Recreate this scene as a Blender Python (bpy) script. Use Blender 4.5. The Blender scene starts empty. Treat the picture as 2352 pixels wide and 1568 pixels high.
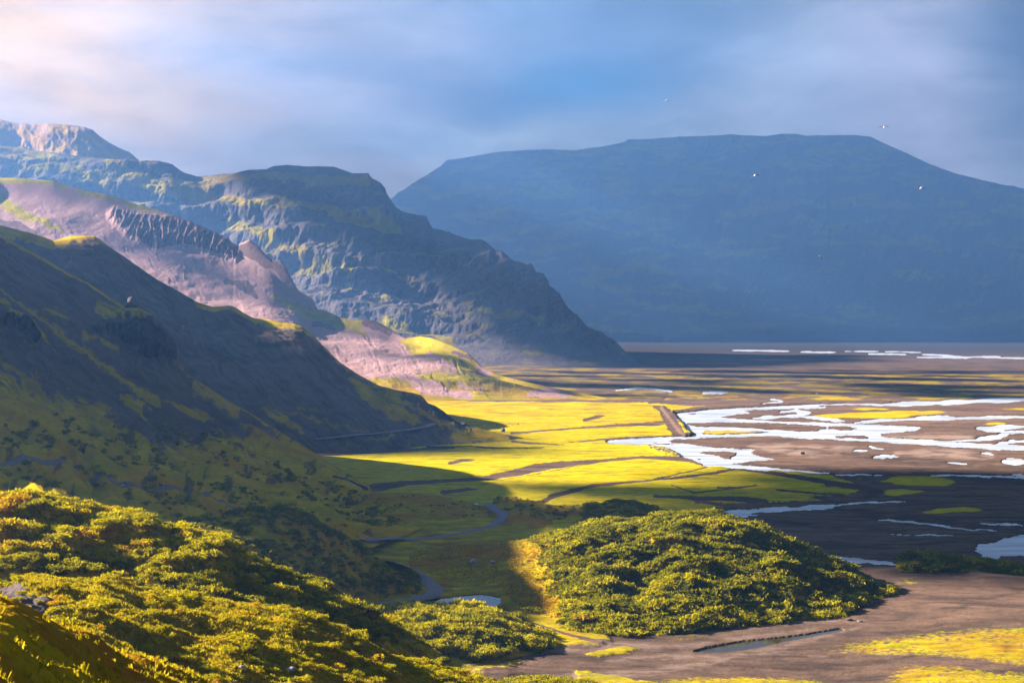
import bpy, math, numpy as np
from mathutils import Vector
from mathutils.bvhtree import BVHTree

# ------------------------------------------------------------------ basics
FL, CX, HY, H = 3619.0, 1176.0, 735.0, 80.0     # focal length, centre, horizon row (plan units), eye height
C = bpy.context.scene.collection
rng = np.random.default_rng(7)
SUN_AZ, SUN_EL = math.radians(-64), math.radians(22)     # azimuth from +Y towards +X
SV = np.array([math.sin(SUN_AZ) * math.cos(SUN_EL), math.cos(SUN_AZ) * math.cos(SUN_EL), math.sin(SUN_EL)])

def c1(x, y): return (x * .36, 235.2 + y * .36)
def c2(x, y): return (658.6 + x * .36, 282.2 + y * .36)
def c3(x, y): return (1505.3 + x * .36, 188.2 + y * .36)
def c4(x, y): return (x * .36, 658.6 + y * .36)
def c5(x, y): return (752.6 + x * .36, 799.7 + y * .36)
def c6(x, y): return (1505.3 + x * .36, 752.6 + y * .36)
def c7(x, y): return (x * .32, 1081.9 + y * .32)
def c8(x, y): return (752.6 + x * .32, 1081.9 + y * .32)
def c9(x, y): return (1505.3 + x * .36, 1081.9 + y * .36)
def cv(fn, flat):
    a = list(flat); return [fn(a[i], a[i + 1]) for i in range(0, len(a), 2)]
def gY(py, z=0.0): return (H - z) * FL / (py - HY)
def P(px, py, z=0.0):
    Y = gY(py, z); return ((px - CX) / FL * Y, Y, z)
def PY(px, py, Y): return ((px - CX) / FL * Y, Y, H - (py - HY) / FL * Y)

# ------------------------------------------------------------------ noise
_ga = np.random.default_rng(3).uniform(0, 2 * math.pi, 65536).astype(np.float32); _gc, _gs = np.cos(_ga), np.sin(_ga)
def gn(x, y, s=0):
    fx0, fy0 = np.floor(x), np.floor(y); fx, fy = (x - fx0).astype(np.float32), (y - fy0).astype(np.float32)
    ix, iy = fx0.astype(np.int32) + s * 37, fy0.astype(np.int32) + s * 101
    ux, uy = fx * fx * fx * (fx * (fx * 6 - 15) + 10), fy * fy * fy * (fy * (fy * 6 - 15) + 10)
    jx = (ix & 255) << 8; jx1 = ((ix + 1) & 255) << 8; jy = iy & 255; jy1 = (iy + 1) & 255
    def g(j, dx, dy): return _gc[j] * (fx - dx) + _gs[j] * (fy - dy)
    a = g(jx | jy, 0, 0); b = g(jx1 | jy, 1, 0); c = g(jx | jy1, 0, 1); d = g(jx1 | jy1, 1, 1)
    return 1.4 * (a + (b - a) * ux + (c - a) * uy + (a - b - c + d) * ux * uy)
def fbm(x, y, o=5, s=0, gain=.5, lac=2.03):
    r = 0; a = 1; t = 0
    for k in range(o):
        r = r + a * gn(x, y, s + k * 17); t += a; a *= gain
        x = x * lac + 11.3; y = y * lac + 5.7
    return r / t * 1.6
def ridged(x, y, o=5, s=0, gain=.5, lac=2.05):
    r = 0; a = 1; t = 0
    for k in range(o):
        r = r + a * (1 - np.abs(gn(x, y, s + k * 31)) * 2.0); t += a; a *= gain
        x = x * lac + 3.1; y = y * lac + 8.7
    return r / t
def sst(a, b, x):
    t = np.clip((x - a) / (b - a), 0, 1); return t * t * (3 - 2 * t)

# ------------------------------------------------------------------ polygon / stroke masks in plan units (px, py)
def inpoly(px, py, poly):
    r = np.zeros(px.shape, bool); n = len(poly)
    x0 = min(p[0] for p in poly); x1 = max(p[0] for p in poly); y0 = min(p[1] for p in poly); y1 = max(p[1] for p in poly)
    sel = (px >= x0) & (px <= x1) & (py >= y0) & (py <= y1)
    if not sel.any(): return r
    X, Yy = px[sel], py[sel]; q = np.zeros(X.shape, bool)
    for i in range(n):
        ax, ay = poly[i]; bx, by = poly[(i + 1) % n]
        if ay == by: continue
        c = (ay > Yy) != (by > Yy)
        q ^= c & (X < (bx - ax) * (Yy - ay) / (by - ay) + ax)
    r[sel] = q; return r
def stroke(px, py, pts, w, soft=1.0, asp=1.0):
    """1 inside a stroke of half width w (number or list per point); asp squeezes x distances."""
    d = np.full(px.shape, 1e9)
    if not hasattr(w, '__len__'): w = [w] * len(pts)
    W = max(w) * 3 + 20
    x0 = min(p[0] for p in pts) - W / asp; x1 = max(p[0] for p in pts) + W / asp
    y0 = min(p[1] for p in pts) - W; y1 = max(p[1] for p in pts) + W
    sel = (px >= x0) & (px <= x1) & (py >= y0) & (py <= y1)
    out = np.zeros(px.shape)
    if not sel.any(): return out
    X, Yy = px[sel] * asp, py[sel]; best = np.full(X.shape, -1e9)
    for i in range(len(pts) - 1):
        ax, ay = pts[i]; bx, by = pts[i + 1]; ax *= asp; bx *= asp
        L = (bx - ax) ** 2 + (by - ay) ** 2 + 1e-9
        t = np.clip(((X - ax) * (bx - ax) + (Yy - ay) * (by - ay)) / L, 0, 1)
        dd = np.hypot(X - ax - t * (bx - ax), Yy - ay - t * (by - ay))
        best = np.maximum(best, (w[i] + (w[i + 1] - w[i]) * t) - dd)
    out[sel] = sst(-soft, soft, best); return out
def smooth_line(pts, w, k=5):
    P_ = np.array(pts, float); W_ = np.array(w if hasattr(w, '__len__') else [w] * len(pts), float); n = len(P_)
    if n < 3: t = np.linspace(0, n - 1, 9); return np.stack([np.interp(t, range(n), P_[:, 0]), np.interp(t, range(n), P_[:, 1])], 1), np.interp(t, range(n), W_)
    Q = np.vstack([2 * P_[0] - P_[1], P_, 2 * P_[-1] - P_[-2]]); out = []
    for i in range(n - 1):
        for u in np.linspace(0, 1, k, endpoint=False):
            a, b, c, d = Q[i:i + 4]; out.append(.5 * (2 * b + (c - a) * u + (2 * a - 5 * b + 4 * c - d) * u * u + (3 * b - a - 3 * c + d) * u ** 3))
    out.append(P_[-1]); t = np.linspace(0, n - 1, len(out)); return np.array(out), np.interp(t, range(n), W_)
def taper(px, py, pts, w):
    q, ww = smooth_line(pts, w); t = np.linspace(0, 1, len(q)); ww = ww * (.25 + .75 * np.clip(np.minimum(t, 1 - t) * 6, 0, 1)) * (1 + .35 * np.sin(t * 23 + q[0, 0]))
    return stroke(px, py, [tuple(v) for v in q], list(ww), .7, .35)
def blur(a, n, ax):
    k = np.ones(2 * n + 1) / (2 * n + 1)
    p = [(0, 0), (0, 0)]; p[ax] = (n, n)
    c = np.cumsum(np.pad(a, p, mode='edge'), axis=ax)
    c = np.insert(c, 0, 0, axis=ax)
    if ax == 0: return (c[2 * n + 1:] - c[:-2 * n - 1]) / (2 * n + 1)
    return (c[:, 2 * n + 1:] - c[:, :-2 * n - 1]) / (2 * n + 1)

# ------------------------------------------------------------------ mesh helpers
def mesh_from(name, V, F, mat=None, attrs=None, smooth=True, parent=None):
    me = bpy.data.meshes.new(name)
    V = np.asarray(V, np.float32); F = np.asarray(F, np.int32); k = F.shape[1]
    me.vertices.add(len(V)); me.vertices.foreach_set('co', V.ravel())
    me.loops.add(F.size); me.loops.foreach_set('vertex_index', F.ravel())
    me.polygons.add(len(F)); me.polygons.foreach_set('loop_start', np.arange(0, F.size, k, dtype=np.int32))
    me.polygons.foreach_set('loop_total', np.full(len(F), k, np.int32))
    if smooth: me.polygons.foreach_set('use_smooth', np.ones(len(F), bool))
    me.update(calc_edges=True)
    for n, a in (attrs or {}).items():
        at = me.attributes.new(n, 'FLOAT', 'POINT'); at.data.foreach_set('value', np.asarray(a, np.float32).ravel())
    o = bpy.data.objects.new(name, me); C.objects.link(o)
    if mat: me.materials.append(mat)
    if parent: o.parent = parent
    return o
def grid_faces(nr, nc):
    i = np.arange(nr * nc).reshape(nr, nc)
    return np.stack([i[:-1, :-1], i[:-1, 1:], i[1:, 1:], i[1:, :-1]], -1).reshape(-1, 4)
def tag(o, label=None, cat=None, group=None, kind=None):
    if label: o['label'] = label
    if cat: o['category'] = cat
    if group: o['group'] = group
    if kind: o['kind'] = kind
    return o
def empty(name, loc):
    o = bpy.data.objects.new(name, None); C.objects.link(o); o.location = loc; return o

# ------------------------------------------------------------------ materials
def newmat(name):
    m = bpy.data.materials.new(name); m.use_nodes = True
    nt = m.node_tree; nt.nodes.clear(); return m, nt
class N:
    """tiny node-graph writer"""
    def __init__(s, nt): s.t = nt
    def n(s, typ, **kw):
        d = s.t.nodes.new(typ)
        for k, v in kw.items():
            if k.startswith('_'): setattr(d, k[1:], v)
            else: s.put(d.inputs[int(k[1:])] if k[0] == 'i' and k[1:].isdigit() else d.inputs[k.replace('__', ' ')], v)
        return d
    def put(s, sock, v):
        if isinstance(v, bpy.types.NodeSocket): s.t.links.new(v, sock)
        elif isinstance(v, bpy.types.Node): s.t.links.new(v.outputs[0], sock)
        else:
            if hasattr(sock.default_value, '__len__') and not hasattr(v, '__len__'): v = (v,) * len(sock.default_value)
            if hasattr(sock.default_value, '__len__') and len(sock.default_value) == 4 and len(v) == 3: v = (*v, 1)
            sock.default_value = v
    def m(s, op, a, b=None, c=None, clamp=False):
        d = s.t.nodes.new('ShaderNodeMath'); d.operation = op; d.use_clamp = clamp
        s.put(d.inputs[0], a)
        if b is not None: s.put(d.inputs[1], b)
        if c is not None: s.put(d.inputs[2], c)
        return d.outputs[0]
    def mix(s, f, a, b, blend='MIX'):
        d = s.t.nodes.new('ShaderNodeMix'); d.data_type = 'RGBA'; d.blend_type = blend; d.clamp_factor = True
        s.put(d.inputs[0], f); s.put(d.inputs[6], a); s.put(d.inputs[7], b); return d.outputs[2]
    def attr(s, name):
        d = s.t.nodes.new('ShaderNodeAttribute'); d.attribute_name = name; return d.outputs['Fac']
    def pos(s): return s.t.nodes.new('ShaderNodeNewGeometry').outputs['Position']
    def noise(s, vec, scale, det=4, rough=.55, lac=2.0, w=None):
        d = s.t.nodes.new('ShaderNodeTexNoise'); d.normalize = True
        s.put(d.inputs['Vector'], vec); d.inputs['Scale'].default_value = scale; d.inputs['Detail'].default_value = det
        d.inputs['Roughness'].default_value = rough; d.inputs['Lacunarity'].default_value = lac
        return d.outputs['Fac']
    def scl(s, vec, v):
        d = s.t.nodes.new('ShaderNodeMapping'); s.put(d.inputs['Vector'], vec); d.inputs['Scale'].default_value = v; return d.outputs[0]
    def ramp(s, f, lo, hi): # smooth range
        d = s.t.nodes.new('ShaderNodeMapRange'); d.interpolation_type = 'SMOOTHSTEP'
        s.put(d.inputs['Value'], f); d.inputs['From Min'].default_value = lo; d.inputs['From Max'].default_value = hi
        return d.outputs[0]
    def bump(s, h, strength, dist, normal=None):
        d = s.t.nodes.new('ShaderNodeBump'); s.put(d.inputs['Height'], h)
        d.inputs['Strength'].default_value = strength; d.inputs['Distance'].default_value = dist
        if normal is not None: s.put(d.inputs['Normal'], normal)
        return d.outputs[0]
    def out(s, sh):
        o = s.t.nodes.new('ShaderNodeOutputMaterial'); s.t.links.new(sh if isinstance(sh, bpy.types.NodeSocket) else sh.outputs[0], o.inputs['Surface'])

def soil_material(name, grass=(.26, .235, .008), grass2=(.16, .17, .01), rust=(.25, .12, .012), gravel=(.21, .17, .165), gravel2=(.12, .10, .105),
                  rock=(.075, .068, .066), fine=1.0, bump=.6, mound=0.35, streak=False):
    """attributes: grass, rust, rock, dark; anything left is gravel or scree. fine = size in metres of the smallest grain."""
    m, nt = newmat(name); g = N(nt); p = g.pos()
    n1 = g.noise(p, .9 / fine, 5, .7); n2 = g.noise(p, .12 / fine, 5, .6); n3 = g.noise(p, .02 / fine, 4, .6)
    n4 = g.noise(p, 3.2 / fine, 3, .7); n5 = g.noise(p, .3 / fine, 6, .75)
    gr = g.mix(g.ramp(n2, .38, .62), grass, grass2)
    gr = g.mix(g.m('MULTIPLY', g.ramp(n3, .40, .66), g.attr('rust')), gr, rust)
    gr = g.mix(g.m('MULTIPLY', g.ramp(g.m('ADD', n1, g.m('MULTIPLY', n2, .5)), .70, .98), g.attr('rust')), gr, rust)
    gr = g.mix(g.ramp(n1, .52, .8), gr, (grass2[0] * .35, grass2[1] * .38, grass2[2] * .5))
    gv = g.mix(g.ramp(n4, .35, .7), gravel, gravel2)
    gv = g.mix(g.m('MULTIPLY', g.ramp(n2, .42, .66), .6), gv, gravel2)
    gv = g.mix(g.ramp(n4, .72, .80), gv, (gravel[0] * 1.7, gravel[1] * 1.7, gravel[2] * 1.7))
    if streak:
        wv_ = g.n('ShaderNodeVectorMath', _operation='MULTIPLY_ADD', i0=g.n('ShaderNodeTexNoise', Vector=p, Scale=.012).outputs['Color'], i1=(60, 60, 0), i2=p)
        n6 = g.noise(g.scl(wv_, (.035, .16, 1)), 1, 6, .62); n7 = g.noise(g.scl(wv_, (.008, .03, 1)), 1, 4, .6)
        gv = g.mix(g.m('MULTIPLY', g.ramp(n6, .44, .66), .75), gv, (gravel2[0] * .6, gravel2[1] * .65, gravel2[2] * .75))
        gv = g.mix(g.m('MULTIPLY', g.ramp(n7, .5, .72), .55), gv, (gravel[0] * 1.25, gravel[1] * 1.25, gravel[2] * 1.2))
        gr = g.mix(g.m('MULTIPLY', g.ramp(n6, .48, .62), .5), gr, (grass2[0] * .7, grass2[1] * .85, grass2[2]))
    f = g.attr('grass')
    f = g.ramp(g.m('ADD', f, g.m('MULTIPLY', g.m('SUBTRACT', g.m('ADD', g.m('MULTIPLY', n1, .25), g.m('ADD', g.m('ADD', g.m('MULTIPLY', n2, .2), g.m('MULTIPLY', n5, .25)), g.m('MULTIPLY', n4, .30))), .5), 2.8)), .36, .64)
    col = g.mix(f, gv, gr)
    rk = g.mix(g.ramp(n1, .35, .7), rock, (rock[0] * 1.9, rock[1] * 1.8, rock[2] * 1.8))
    rf = g.ramp(g.m('ADD', g.attr('rock'), g.m('MULTIPLY', g.m('SUBTRACT', n2, .5), 1.2)), .4, .6)
    col = g.mix(rf, col, rk)
    col = g.mix(g.m('MULTIPLY', g.attr('pale'), g.ramp(n4, .2, .6)), col, (.34, .25, .20))
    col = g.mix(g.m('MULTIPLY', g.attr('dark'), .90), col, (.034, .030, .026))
    nz = g.bump(n4, bump, .06 * fine)
    nz = g.bump(n1, bump, mound * fine, nz)
    nz = g.bump(n2, bump, 1.6 * fine * mound, nz)
    b = g.n('ShaderNodeBsdfPrincipled', **{'Base__Color': col, 'Roughness': 1.0, 'Specular__IOR__Level': 0.0, 'Normal': nz})
    g.out(b); return m

def leaf_material(name, a, b, c):
    m, nt = newmat(name); g = N(nt); p = g.pos(); t = g.attr('tint')
    n = g.noise(p, .35, 3, .6)
    k = g.m('ADD', t, g.m('MULTIPLY', g.m('SUBTRACT', n, .5), .7))
    col = g.mix(g.ramp(k, .25, .6), a, b); col = g.mix(g.ramp(k, .92, 1.15), col, c)
    d = g.n('ShaderNodeBsdfDiffuse', Color=col)
    tr = g.n('ShaderNodeBsdfTranslucent', Color=g.mix(.5, col, (.5, .42, .01), 'MIX'))
    g.out(g.n('ShaderNodeMixShader', i0=.45, i1=d.outputs[0], i2=tr.outputs[0])); return m

M_ground = soil_material('valley_soil', grass=(.56, .42, .002), grass2=(.38, .35, .003), rust=(.36, .16, .01), gravel=(.20, .128, .088), gravel2=(.075, .052, .040), fine=.7, bump=.3, mound=.03, streak=True)
M_near = soil_material('hillside_heath', gravel=(.13, .105, .10), gravel2=(.08, .065, .065), grass=(.42, .31, .005), grass2=(.25, .21, .006), rust=(.36, .15, .01), fine=.5, bump=.8, mound=.45)
M_slope = soil_material('slope_heath', rock=(.05, .040, .036), grass=(.54, .38, .004), grass2=(.34, .27, .005), rust=(.46, .24, .006), gravel=(.19, .145, .115), gravel2=(.085, .066, .055), fine=1.6, bump=.7, mound=.35)
M_scree = soil_material('scree_mountain', grass=(.36, .30, .012), grass2=(.24, .21, .012), rust=(.30, .17, .03), gravel=(.40, .25, .23), gravel2=(.28, .175, .165), rock=(.11, .075, .07), fine=3.5, bump=.6, mound=.3)
M_far = soil_material('basalt_mountain', grass=(.26, .22, .02), grass2=(.17, .15, .02), rust=(.22, .14, .03), gravel=(.12, .10, .10), gravel2=(.085, .075, .075), rock=(.06, .055, .055), fine=8, bump=.7, mound=.4)
M_peak = soil_material('warm_peak', grass=(.42, .30, .03), grass2=(.32, .22, .04), rust=(.42, .22, .06), gravel=(.40, .25, .17), gravel2=(.28, .18, .13), rock=(.2, .13, .10), fine=8, bump=.5, mound=.3)  # warm glow of sunlit haze put into the peak's colours
M_leaf = leaf_material('willow_leaves', (.075, .105, .003), (.39, .35, .003), (.55, .27, .006))

def water_material(name, base, rough, wave=.25, spec=.5, wet=0.0):
    m, nt = newmat(name); g = N(nt); p = g.pos()
    nz = g.bump(g.noise(g.scl(p, (1, 1.6, 1)), 1.2, 3, .6), wave, .12)
    sh_ = g.noise(g.scl(p, (.02, .09, 1)), 1, 5, .6); base = g.mix(g.ramp(sh_, .40, .62), base, tuple(v * (.55 if wet else 1) for v in base))
    rough = g.m('ADD', rough, g.m('MULTIPLY', g.ramp(g.noise(g.scl(p, (.015, .05, 1)), 1, 4, .6), .4, .6), .12 if wet else 0))
    g.out(g.n('ShaderNodeBsdfPrincipled', **{'Base__Color': base, 'Roughness': rough, 'IOR': 1.33, 'Specular__IOR__Level': spec, 'Normal': nz})); return m
M_river = water_material('silty_river_water', (.54, .61, .68), .30, .10, wet=1)
M_pond = water_material('peaty_pond_water', (.03, .024, .008), .06, .04, spec=.25)

def simple(name, col, rough=.8, var=.25, sc=1.0):
    m, nt = newmat(name); g = N(nt); n = g.noise(g.pos(), sc, 4, .6)
    cc = g.mix(g.ramp(n, .3, .7), tuple(c * (1 - var) for c in col), tuple(min(1, c * (1 + var)) for c in col))
    g.out(g.n('ShaderNodeBsdfPrincipled', **{'Base__Color': cc, 'Roughness': rough, 'Specular__IOR__Level': .2, 'Normal': g.bump(n, .5, .15 / sc)})); return m
M_rock = simple('weathered_basalt', (.11, .10, .10), .85, .45, 1.5)
M_pale = simple('pale_stone', (.36, .33, .32), .85, .3, 2.0)
M_road = simple('gravel_road', (.20, .165, .17), .9, .25, 1.2)
M_white = simple('white_plumage', (.8, .8, .8), .6, .03, 3)
M_grey = simple('dark_plumage', (.05, .055, .07), .6, .1, 3)
M_wool = simple('sheep_wool', (.75, .70, .6), .9, .1, 4)
M_dwool = simple('dark_wool', (.06, .05, .04), .9, .1, 4)
M_stem = simple('shrub_stems', (.09, .07, .05), .9, .2, 3)

# ------------------------------------------------------------------ lofted relief
LAYERS = {}
def pchip(K, t):
    """K: (k, cols) control values at 0..k-1, t: rows -> (rows, cols)"""
    k = K.shape[0]; d = np.diff(K, axis=0); s = np.zeros_like(K)
    for i in range(1, k - 1):
        a, b = d[i - 1], d[i]; ok = a * b > 0
        s[i] = np.where(ok, 2 * a * b / np.where(ok, a + b, 1), 0)
    s[0] = d[0]; s[-1] = d[-1]
    i = np.clip(np.floor(t).astype(int), 0, k - 2); u = (t - i)[:, None]
    h00 = 2 * u ** 3 - 3 * u ** 2 + 1; h10 = u ** 3 - 2 * u ** 2 + u; h01 = -2 * u ** 3 + 3 * u ** 2; h11 = u ** 3 - u ** 2
    return h00 * K[i] + h10 * s[i] + h01 * K[i + 1] + h11 * s[i + 1]
def loft(name, contours, cols, rows, mat, disp, masks, label=None):
    """contours: front to back, each ('s', [(px, py, Y)..]) seen outline or ('z', [(px, z, Y)..]) by height.
    rows: rows per gap. disp(px, py, x, Y, z, t) -> dz ; masks(px, py, x, Y, z, t, slope) -> dict"""
    px = cols; Ks, Kz = [], []
    for kind, pts in contours:
        a = np.array(sorted(pts), float); Y = np.interp(px, a[:, 0], a[:, 2]); q = np.interp(px, a[:, 0], a[:, 1])
        Ks.append(Y); Kz.append(H - (q - HY) / FL * Y if kind == 's' else q)
    Ks, Kz = np.array(Ks), np.array(Kz)
    t = np.concatenate([np.linspace(i, i + 1, n, endpoint=False) for i, n in enumerate(rows)] + [[len(rows)]])
    Y = pchip(Ks, t); z = pchip(Kz, t)
    PX = np.broadcast_to(px, Y.shape); T = np.broadcast_to(t[:, None], Y.shape)
    X = (PX - CX) / FL * Y; PYY = HY + (H - z) * FL / np.maximum(Y, 1)
    dz = disp(PX, PYY, X, Y, z, T)
    if isinstance(dz, tuple): Y = Y + dz[1]; X = (PX - CX) / FL * Y; z = z - (PYY - HY) / FL * dz[1] + dz[0]
    else: z = z + dz
    gy = np.gradient(z, axis=0) / np.maximum(np.abs(np.gradient(Y, axis=0)), .01)
    gx = np.gradient(z, axis=1) / np.maximum(np.abs(np.gradient(X, axis=1)), .01)
    slope = np.hypot(gx, gy)
    at = masks(PX, PYY, X, Y, z, T, slope)
    full = {k: np.clip(at.get(k, np.zeros(Y.shape)) + np.zeros(Y.shape), 0, 1) for k in ('grass', 'rust', 'rock', 'dark', 'pale')}
    V = np.stack([X, Y, z], -1).reshape(-1, 3)
    F = grid_faces(*Y.shape)
    o = mesh_from(name, V, F, mat, full); tag(o, label, None, None, 'structure')
    LAYERS[o.name] = dict(V=V, F=F, px=PX, py=PYY, X=X, Y=Y, z=z, t=T, at=full, obj=o)
    return o
def sm(pts, r=55):
    a = np.array(sorted(pts), float); X = np.arange(a[0, 0] - 3 * r, a[-1, 0] + 3 * r, 5.0); y = np.interp(X, a[:, 0], a[:, 1]); n = int(r / 5)
    for _ in range(2): y = np.convolve(np.pad(y, n, mode='edge'), np.ones(2 * n + 1) / (2 * n + 1), 'valid')
    X2 = np.concatenate([np.arange(max(a[0, 0], -100), a[-1, 0] + 1, 12.0), a[a[:, 0] < -100, 0]]); return [(float(p), float(np.interp(p, X, y))) for p in sorted(X2)]
def cols(a, b, n, l=None, r=None):
    c = np.linspace(a, b, n)
    if l is not None: c = np.concatenate([np.linspace(l, a, 60, endpoint=False), c])
    if r is not None: c = np.concatenate([c, np.linspace(b, r, 60)[1:]])
    return c

# ---- far mountain range across the valley
F0 = cv(lambda x, y: (x, y), [600, 560, 800, 500, 900, 458, 940, 430, 985, 400, 1030, 372, 1075, 362, 1130, 352, 1190, 347, 1260, 344, 1320, 346, 1400, 335, 1450, 324, 1520, 318,
     1600, 314, 1680, 310, 1730, 313, 1760, 313, 1795, 308, 1830, 309, 1850, 313, 1900, 312, 1960, 311, 2000, 315, 2030, 330, 2080, 352, 2140, 380, 2200, 400, 2300, 425, 2600, 480, 3300, 560])
def d_far(a, s0):
    def f(px, py, x, Y, z, t):
        g = ridged(px / 95 + py / 240, py / 210, 5, s0); n = fbm(x / 700, Y / 500, 5, s0 + 3)
        env = np.clip(t, 0, 1) * np.where(t > 1.9, .12, 1) * sst(0, .25, t)
        ter = np.sin(z / 27 + 3 * fbm(x / 900, Y / 900, 3, 9)) * 5
        return a * env * (g - .55) * 1.3 + a * .6 * env * n + ter * env
    return f
def m_far(px, py, x, Y, z, t, s):
    n = fbm(px / 120, py / 30, 5, 70); return dict(dark=sst(1.0, .5, t), grass=(.42 + n * .9 - sst(.8, 1.5, s) * .4) * sst(.4, 1, t), rust=.8, rock=sst(.95, 1.5, s))  # dark: mountain foot darkened in colour, standing in for shade
loft('far_mountain', [('z', [(600, -2, 6000), (3300, -2, 6000)]), ('z', [(600, 60, 6300), (3300, 60, 6300)]), ('s', [(px, 735 + (py - 735) * .62, 7000) for px, py in F0]), ('s', [(px, py, 7900) for px, py in F0]),
      ('z', [(600, 300, 8600), (3300, 300, 8600)])], cols(820, 2420, 620, 600, 3300), [30, 110, 110, 12], M_far,
     lambda px, py, x, Y, z, t: d_far(20, 5)(px, py, x, Y, z, t / 3 * 2), m_far)
F1 = [(1300, 800), (1500, 640), (1620, 520), (1700, 440), (1780, 385), (1847, 365), (1883, 372), (1900, 385), (1908, 400), (1941, 404), (1970, 418), (2050, 426), (2120, 416), (2189, 410), (2261, 418), (2300, 432), (2333, 447), (2352, 458), (2500, 520), (2800, 600), (3300, 640)]
loft('far_mountain', [('z', [(1300, -3, 5900), (3300, -3, 5800)]), ('z', [(1300, -2, 6050), (1500, 5, 6050), (1700, 70, 6150), (3300, 70, 6150)]), ('s', [(px, 735 + (py - 735) * .6, 6500) for px, py in F1]), ('s', [(px, py, 7000) for px, py in F1]),
      ('z', [(1300, 0, 7800), (3300, 250, 7800)])], cols(1500, 2420, 420, 1300, 3300), [20, 110, 110, 12], M_far,
     lambda px, py, x, Y, z, t: d_far(18, 45)(px, py, x, Y, z, t / 3 * 2), m_far)

# ---- hazy peak at the upper left
PK = cv(c1, [-400, 60, -100, 105, 0, 120, 100, 135, 200, 150, 300, 142, 440, 150, 530, 165, 590, 180, 640, 225, 700, 265, 770, 300, 830, 325, 885, 375, 1000, 440, 1300, 560])
loft('mountain', [('z', [(-2200, 150, 3900), (470, 200, 3900)]), ('s', [(px, py + 60, 4400) for px, py in PK]), ('s', [(px, py, 4800) for px, py in PK]), ('z', [(-2200, 200, 5300), (470, 200, 5300)])],
     cols(-60, 470, 260, -2200), [60, 70, 12], M_peak,
     lambda px, py, x, Y, z, t: (ridged(px / 60, py / 90, 5, 12) - .5) * 12 * np.clip(2.1 - t, .05, 1) + fbm(x / 120, Y / 160, 4, 8) * 6 * np.clip(2.05 - t, .1, 1),
     lambda px, py, x, Y, z, t, s: dict(grass=.6 + fbm(px / 60, py / 25, 4, 3) * .8, rust=.9, rock=sst(1.0, 1.6, s)))

# ---- long blue headland in the middle distance
MC = (cv(lambda x, y: (x, y), [-2200, 300, -600, 320, -200, 330, 0, 336, 60, 345, 120, 352, 180, 362, 250, 366]) +
      cv(c1, [885, 380, 1010, 375, 1100, 390, 1170, 440, 1260, 470, 1400, 458, 1480, 458, 1590, 435, 1700, 432, 1740, 412, 1800, 405]) +
      cv(c2, [0, 270, 130, 279, 200, 275, 300, 278, 380, 300, 420, 315, 520, 315, 545, 345, 600, 385, 630, 425, 636, 455, 690, 530, 760, 575, 830, 597, 890, 605, 910, 640, 930, 683, 980, 685, 1080, 715, 1180, 737, 1250, 740,
              1290, 765, 1330, 808, 1370, 812, 1410, 840, 1450, 880, 1510, 900, 1575, 935, 1590, 955, 1640, 965, 1670, 1010, 1676, 1060, 1740, 1110, 1790, 1170, 1830, 1210, 1850, 1215, 1910, 1290, 1990, 1350, 2080, 1370, 2130, 1420,
              2160, 1460, 2250, 1535]) + [(1500, 850), (1560, 860)])
def my(px): return float(np.interp(px, [-2200, 0, 500, 850, 1100, 1300, 1470, 1560], [4600, 4300, 4200, 4000, 3600, 3200, 2850, 2740]))
def d_mid(px, py, x, Y, z, t):
    e = np.clip(t, 0, 1) * np.where(t > 2, np.clip(1 - (t - 2) * 3, .0, 1), np.clip((2.0 - t) * 2.2 + .12, 0, 1))
    e = e * sst(1480, 1380, px) + .02
    # terraces of stacked lava: wide ledges with cliffs between
    u = z / 62 + .8 * fbm(x / 500, Y / 500, 3, 21); fr = u - np.floor(u)
    ter = (sst(.45, .95, fr) - fr) * 34
    g = ridged(px / 90 + py / 60 + .6 * fbm(px / 80, py / 50, 3, 30), py / 120, 5, 33)
    g2 = fbm(px / 26 + py / 60, py / 34, 5, 39, .6); return e * (ter * .8 + (g - .55) * 6 + fbm(x / 260, Y / 200, 5, 37) * 26), -e * (g2 * 9 + sst(.4, .9, fr) * 9 * (.6 + fbm(px / 60, py / 40, 4, 41)))
def m_mid(px, py, x, Y, z, t, s):
    pad = 0
    for pts, w in ((cv(c2, [-300, 540, 0, 510, 200, 515, 300, 525, 400, 575, 560, 640, 700, 690]), 12), (cv(c2, [500, 520, 600, 610, 690, 670]), 14), (cv(c2, [-350, 640, 0, 790, 200, 880, 400, 940, 560, 925]), 13),
                   (cv(c2, [1240, 1190, 1400, 1222, 1640, 1235]), 5), (cv(c2, [560, 930, 800, 985]), 3), (cv(c1, [0, 300, 300, 350, 500, 440, 640, 500]), 9), (cv(c1, [700, 400, 1000, 520, 1300, 590, 1500, 620]), 9),
                   (cv(c1, [1100, 500, 1900, 480, 2352, 470]), 8), (cv(c2, [600, 1240, 700, 1290, 860, 1310, 1040, 1380]), 8)):
        pad = np.maximum(pad, stroke(px, py + 9 * fbm(px / 40, py / 30, 3, 5), pts, w, 7))
    n = fbm(px / 70, py / 22, 5, 71)
    return dict(grass=.22 + n * .55 + pad * .9 + sst(700, 0, px) * .25 - sst(.9, 1.4, s) * .4, rust=.8, rock=sst(.7, 1.3, s) * (1 - pad))
MB = [(-2200, 30, 2900), (0, 25, 2900), (600, 10, 2850), (1000, -1, 2800), (1300, -2, 2720), (1480, -2, 2710), (1560, -3, 2700)]
loft('mountain', [('z', MB), ('s', [(px, py + (842 - py) * .52, .55 * my(px) + .45 * 2800) for px, py in sm(MC)]), ('s', [(px, py, my(px)) for px, py in MC]), ('z', [(-2200, 0, 5600), (1200, 0, 4600), (1470, -4, 3100), (1560, -4, 2900)])],
     cols(-40, 1500, 1050, -2200, 1560), [170, 190, 16], M_far, d_mid, m_mid)

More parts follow.
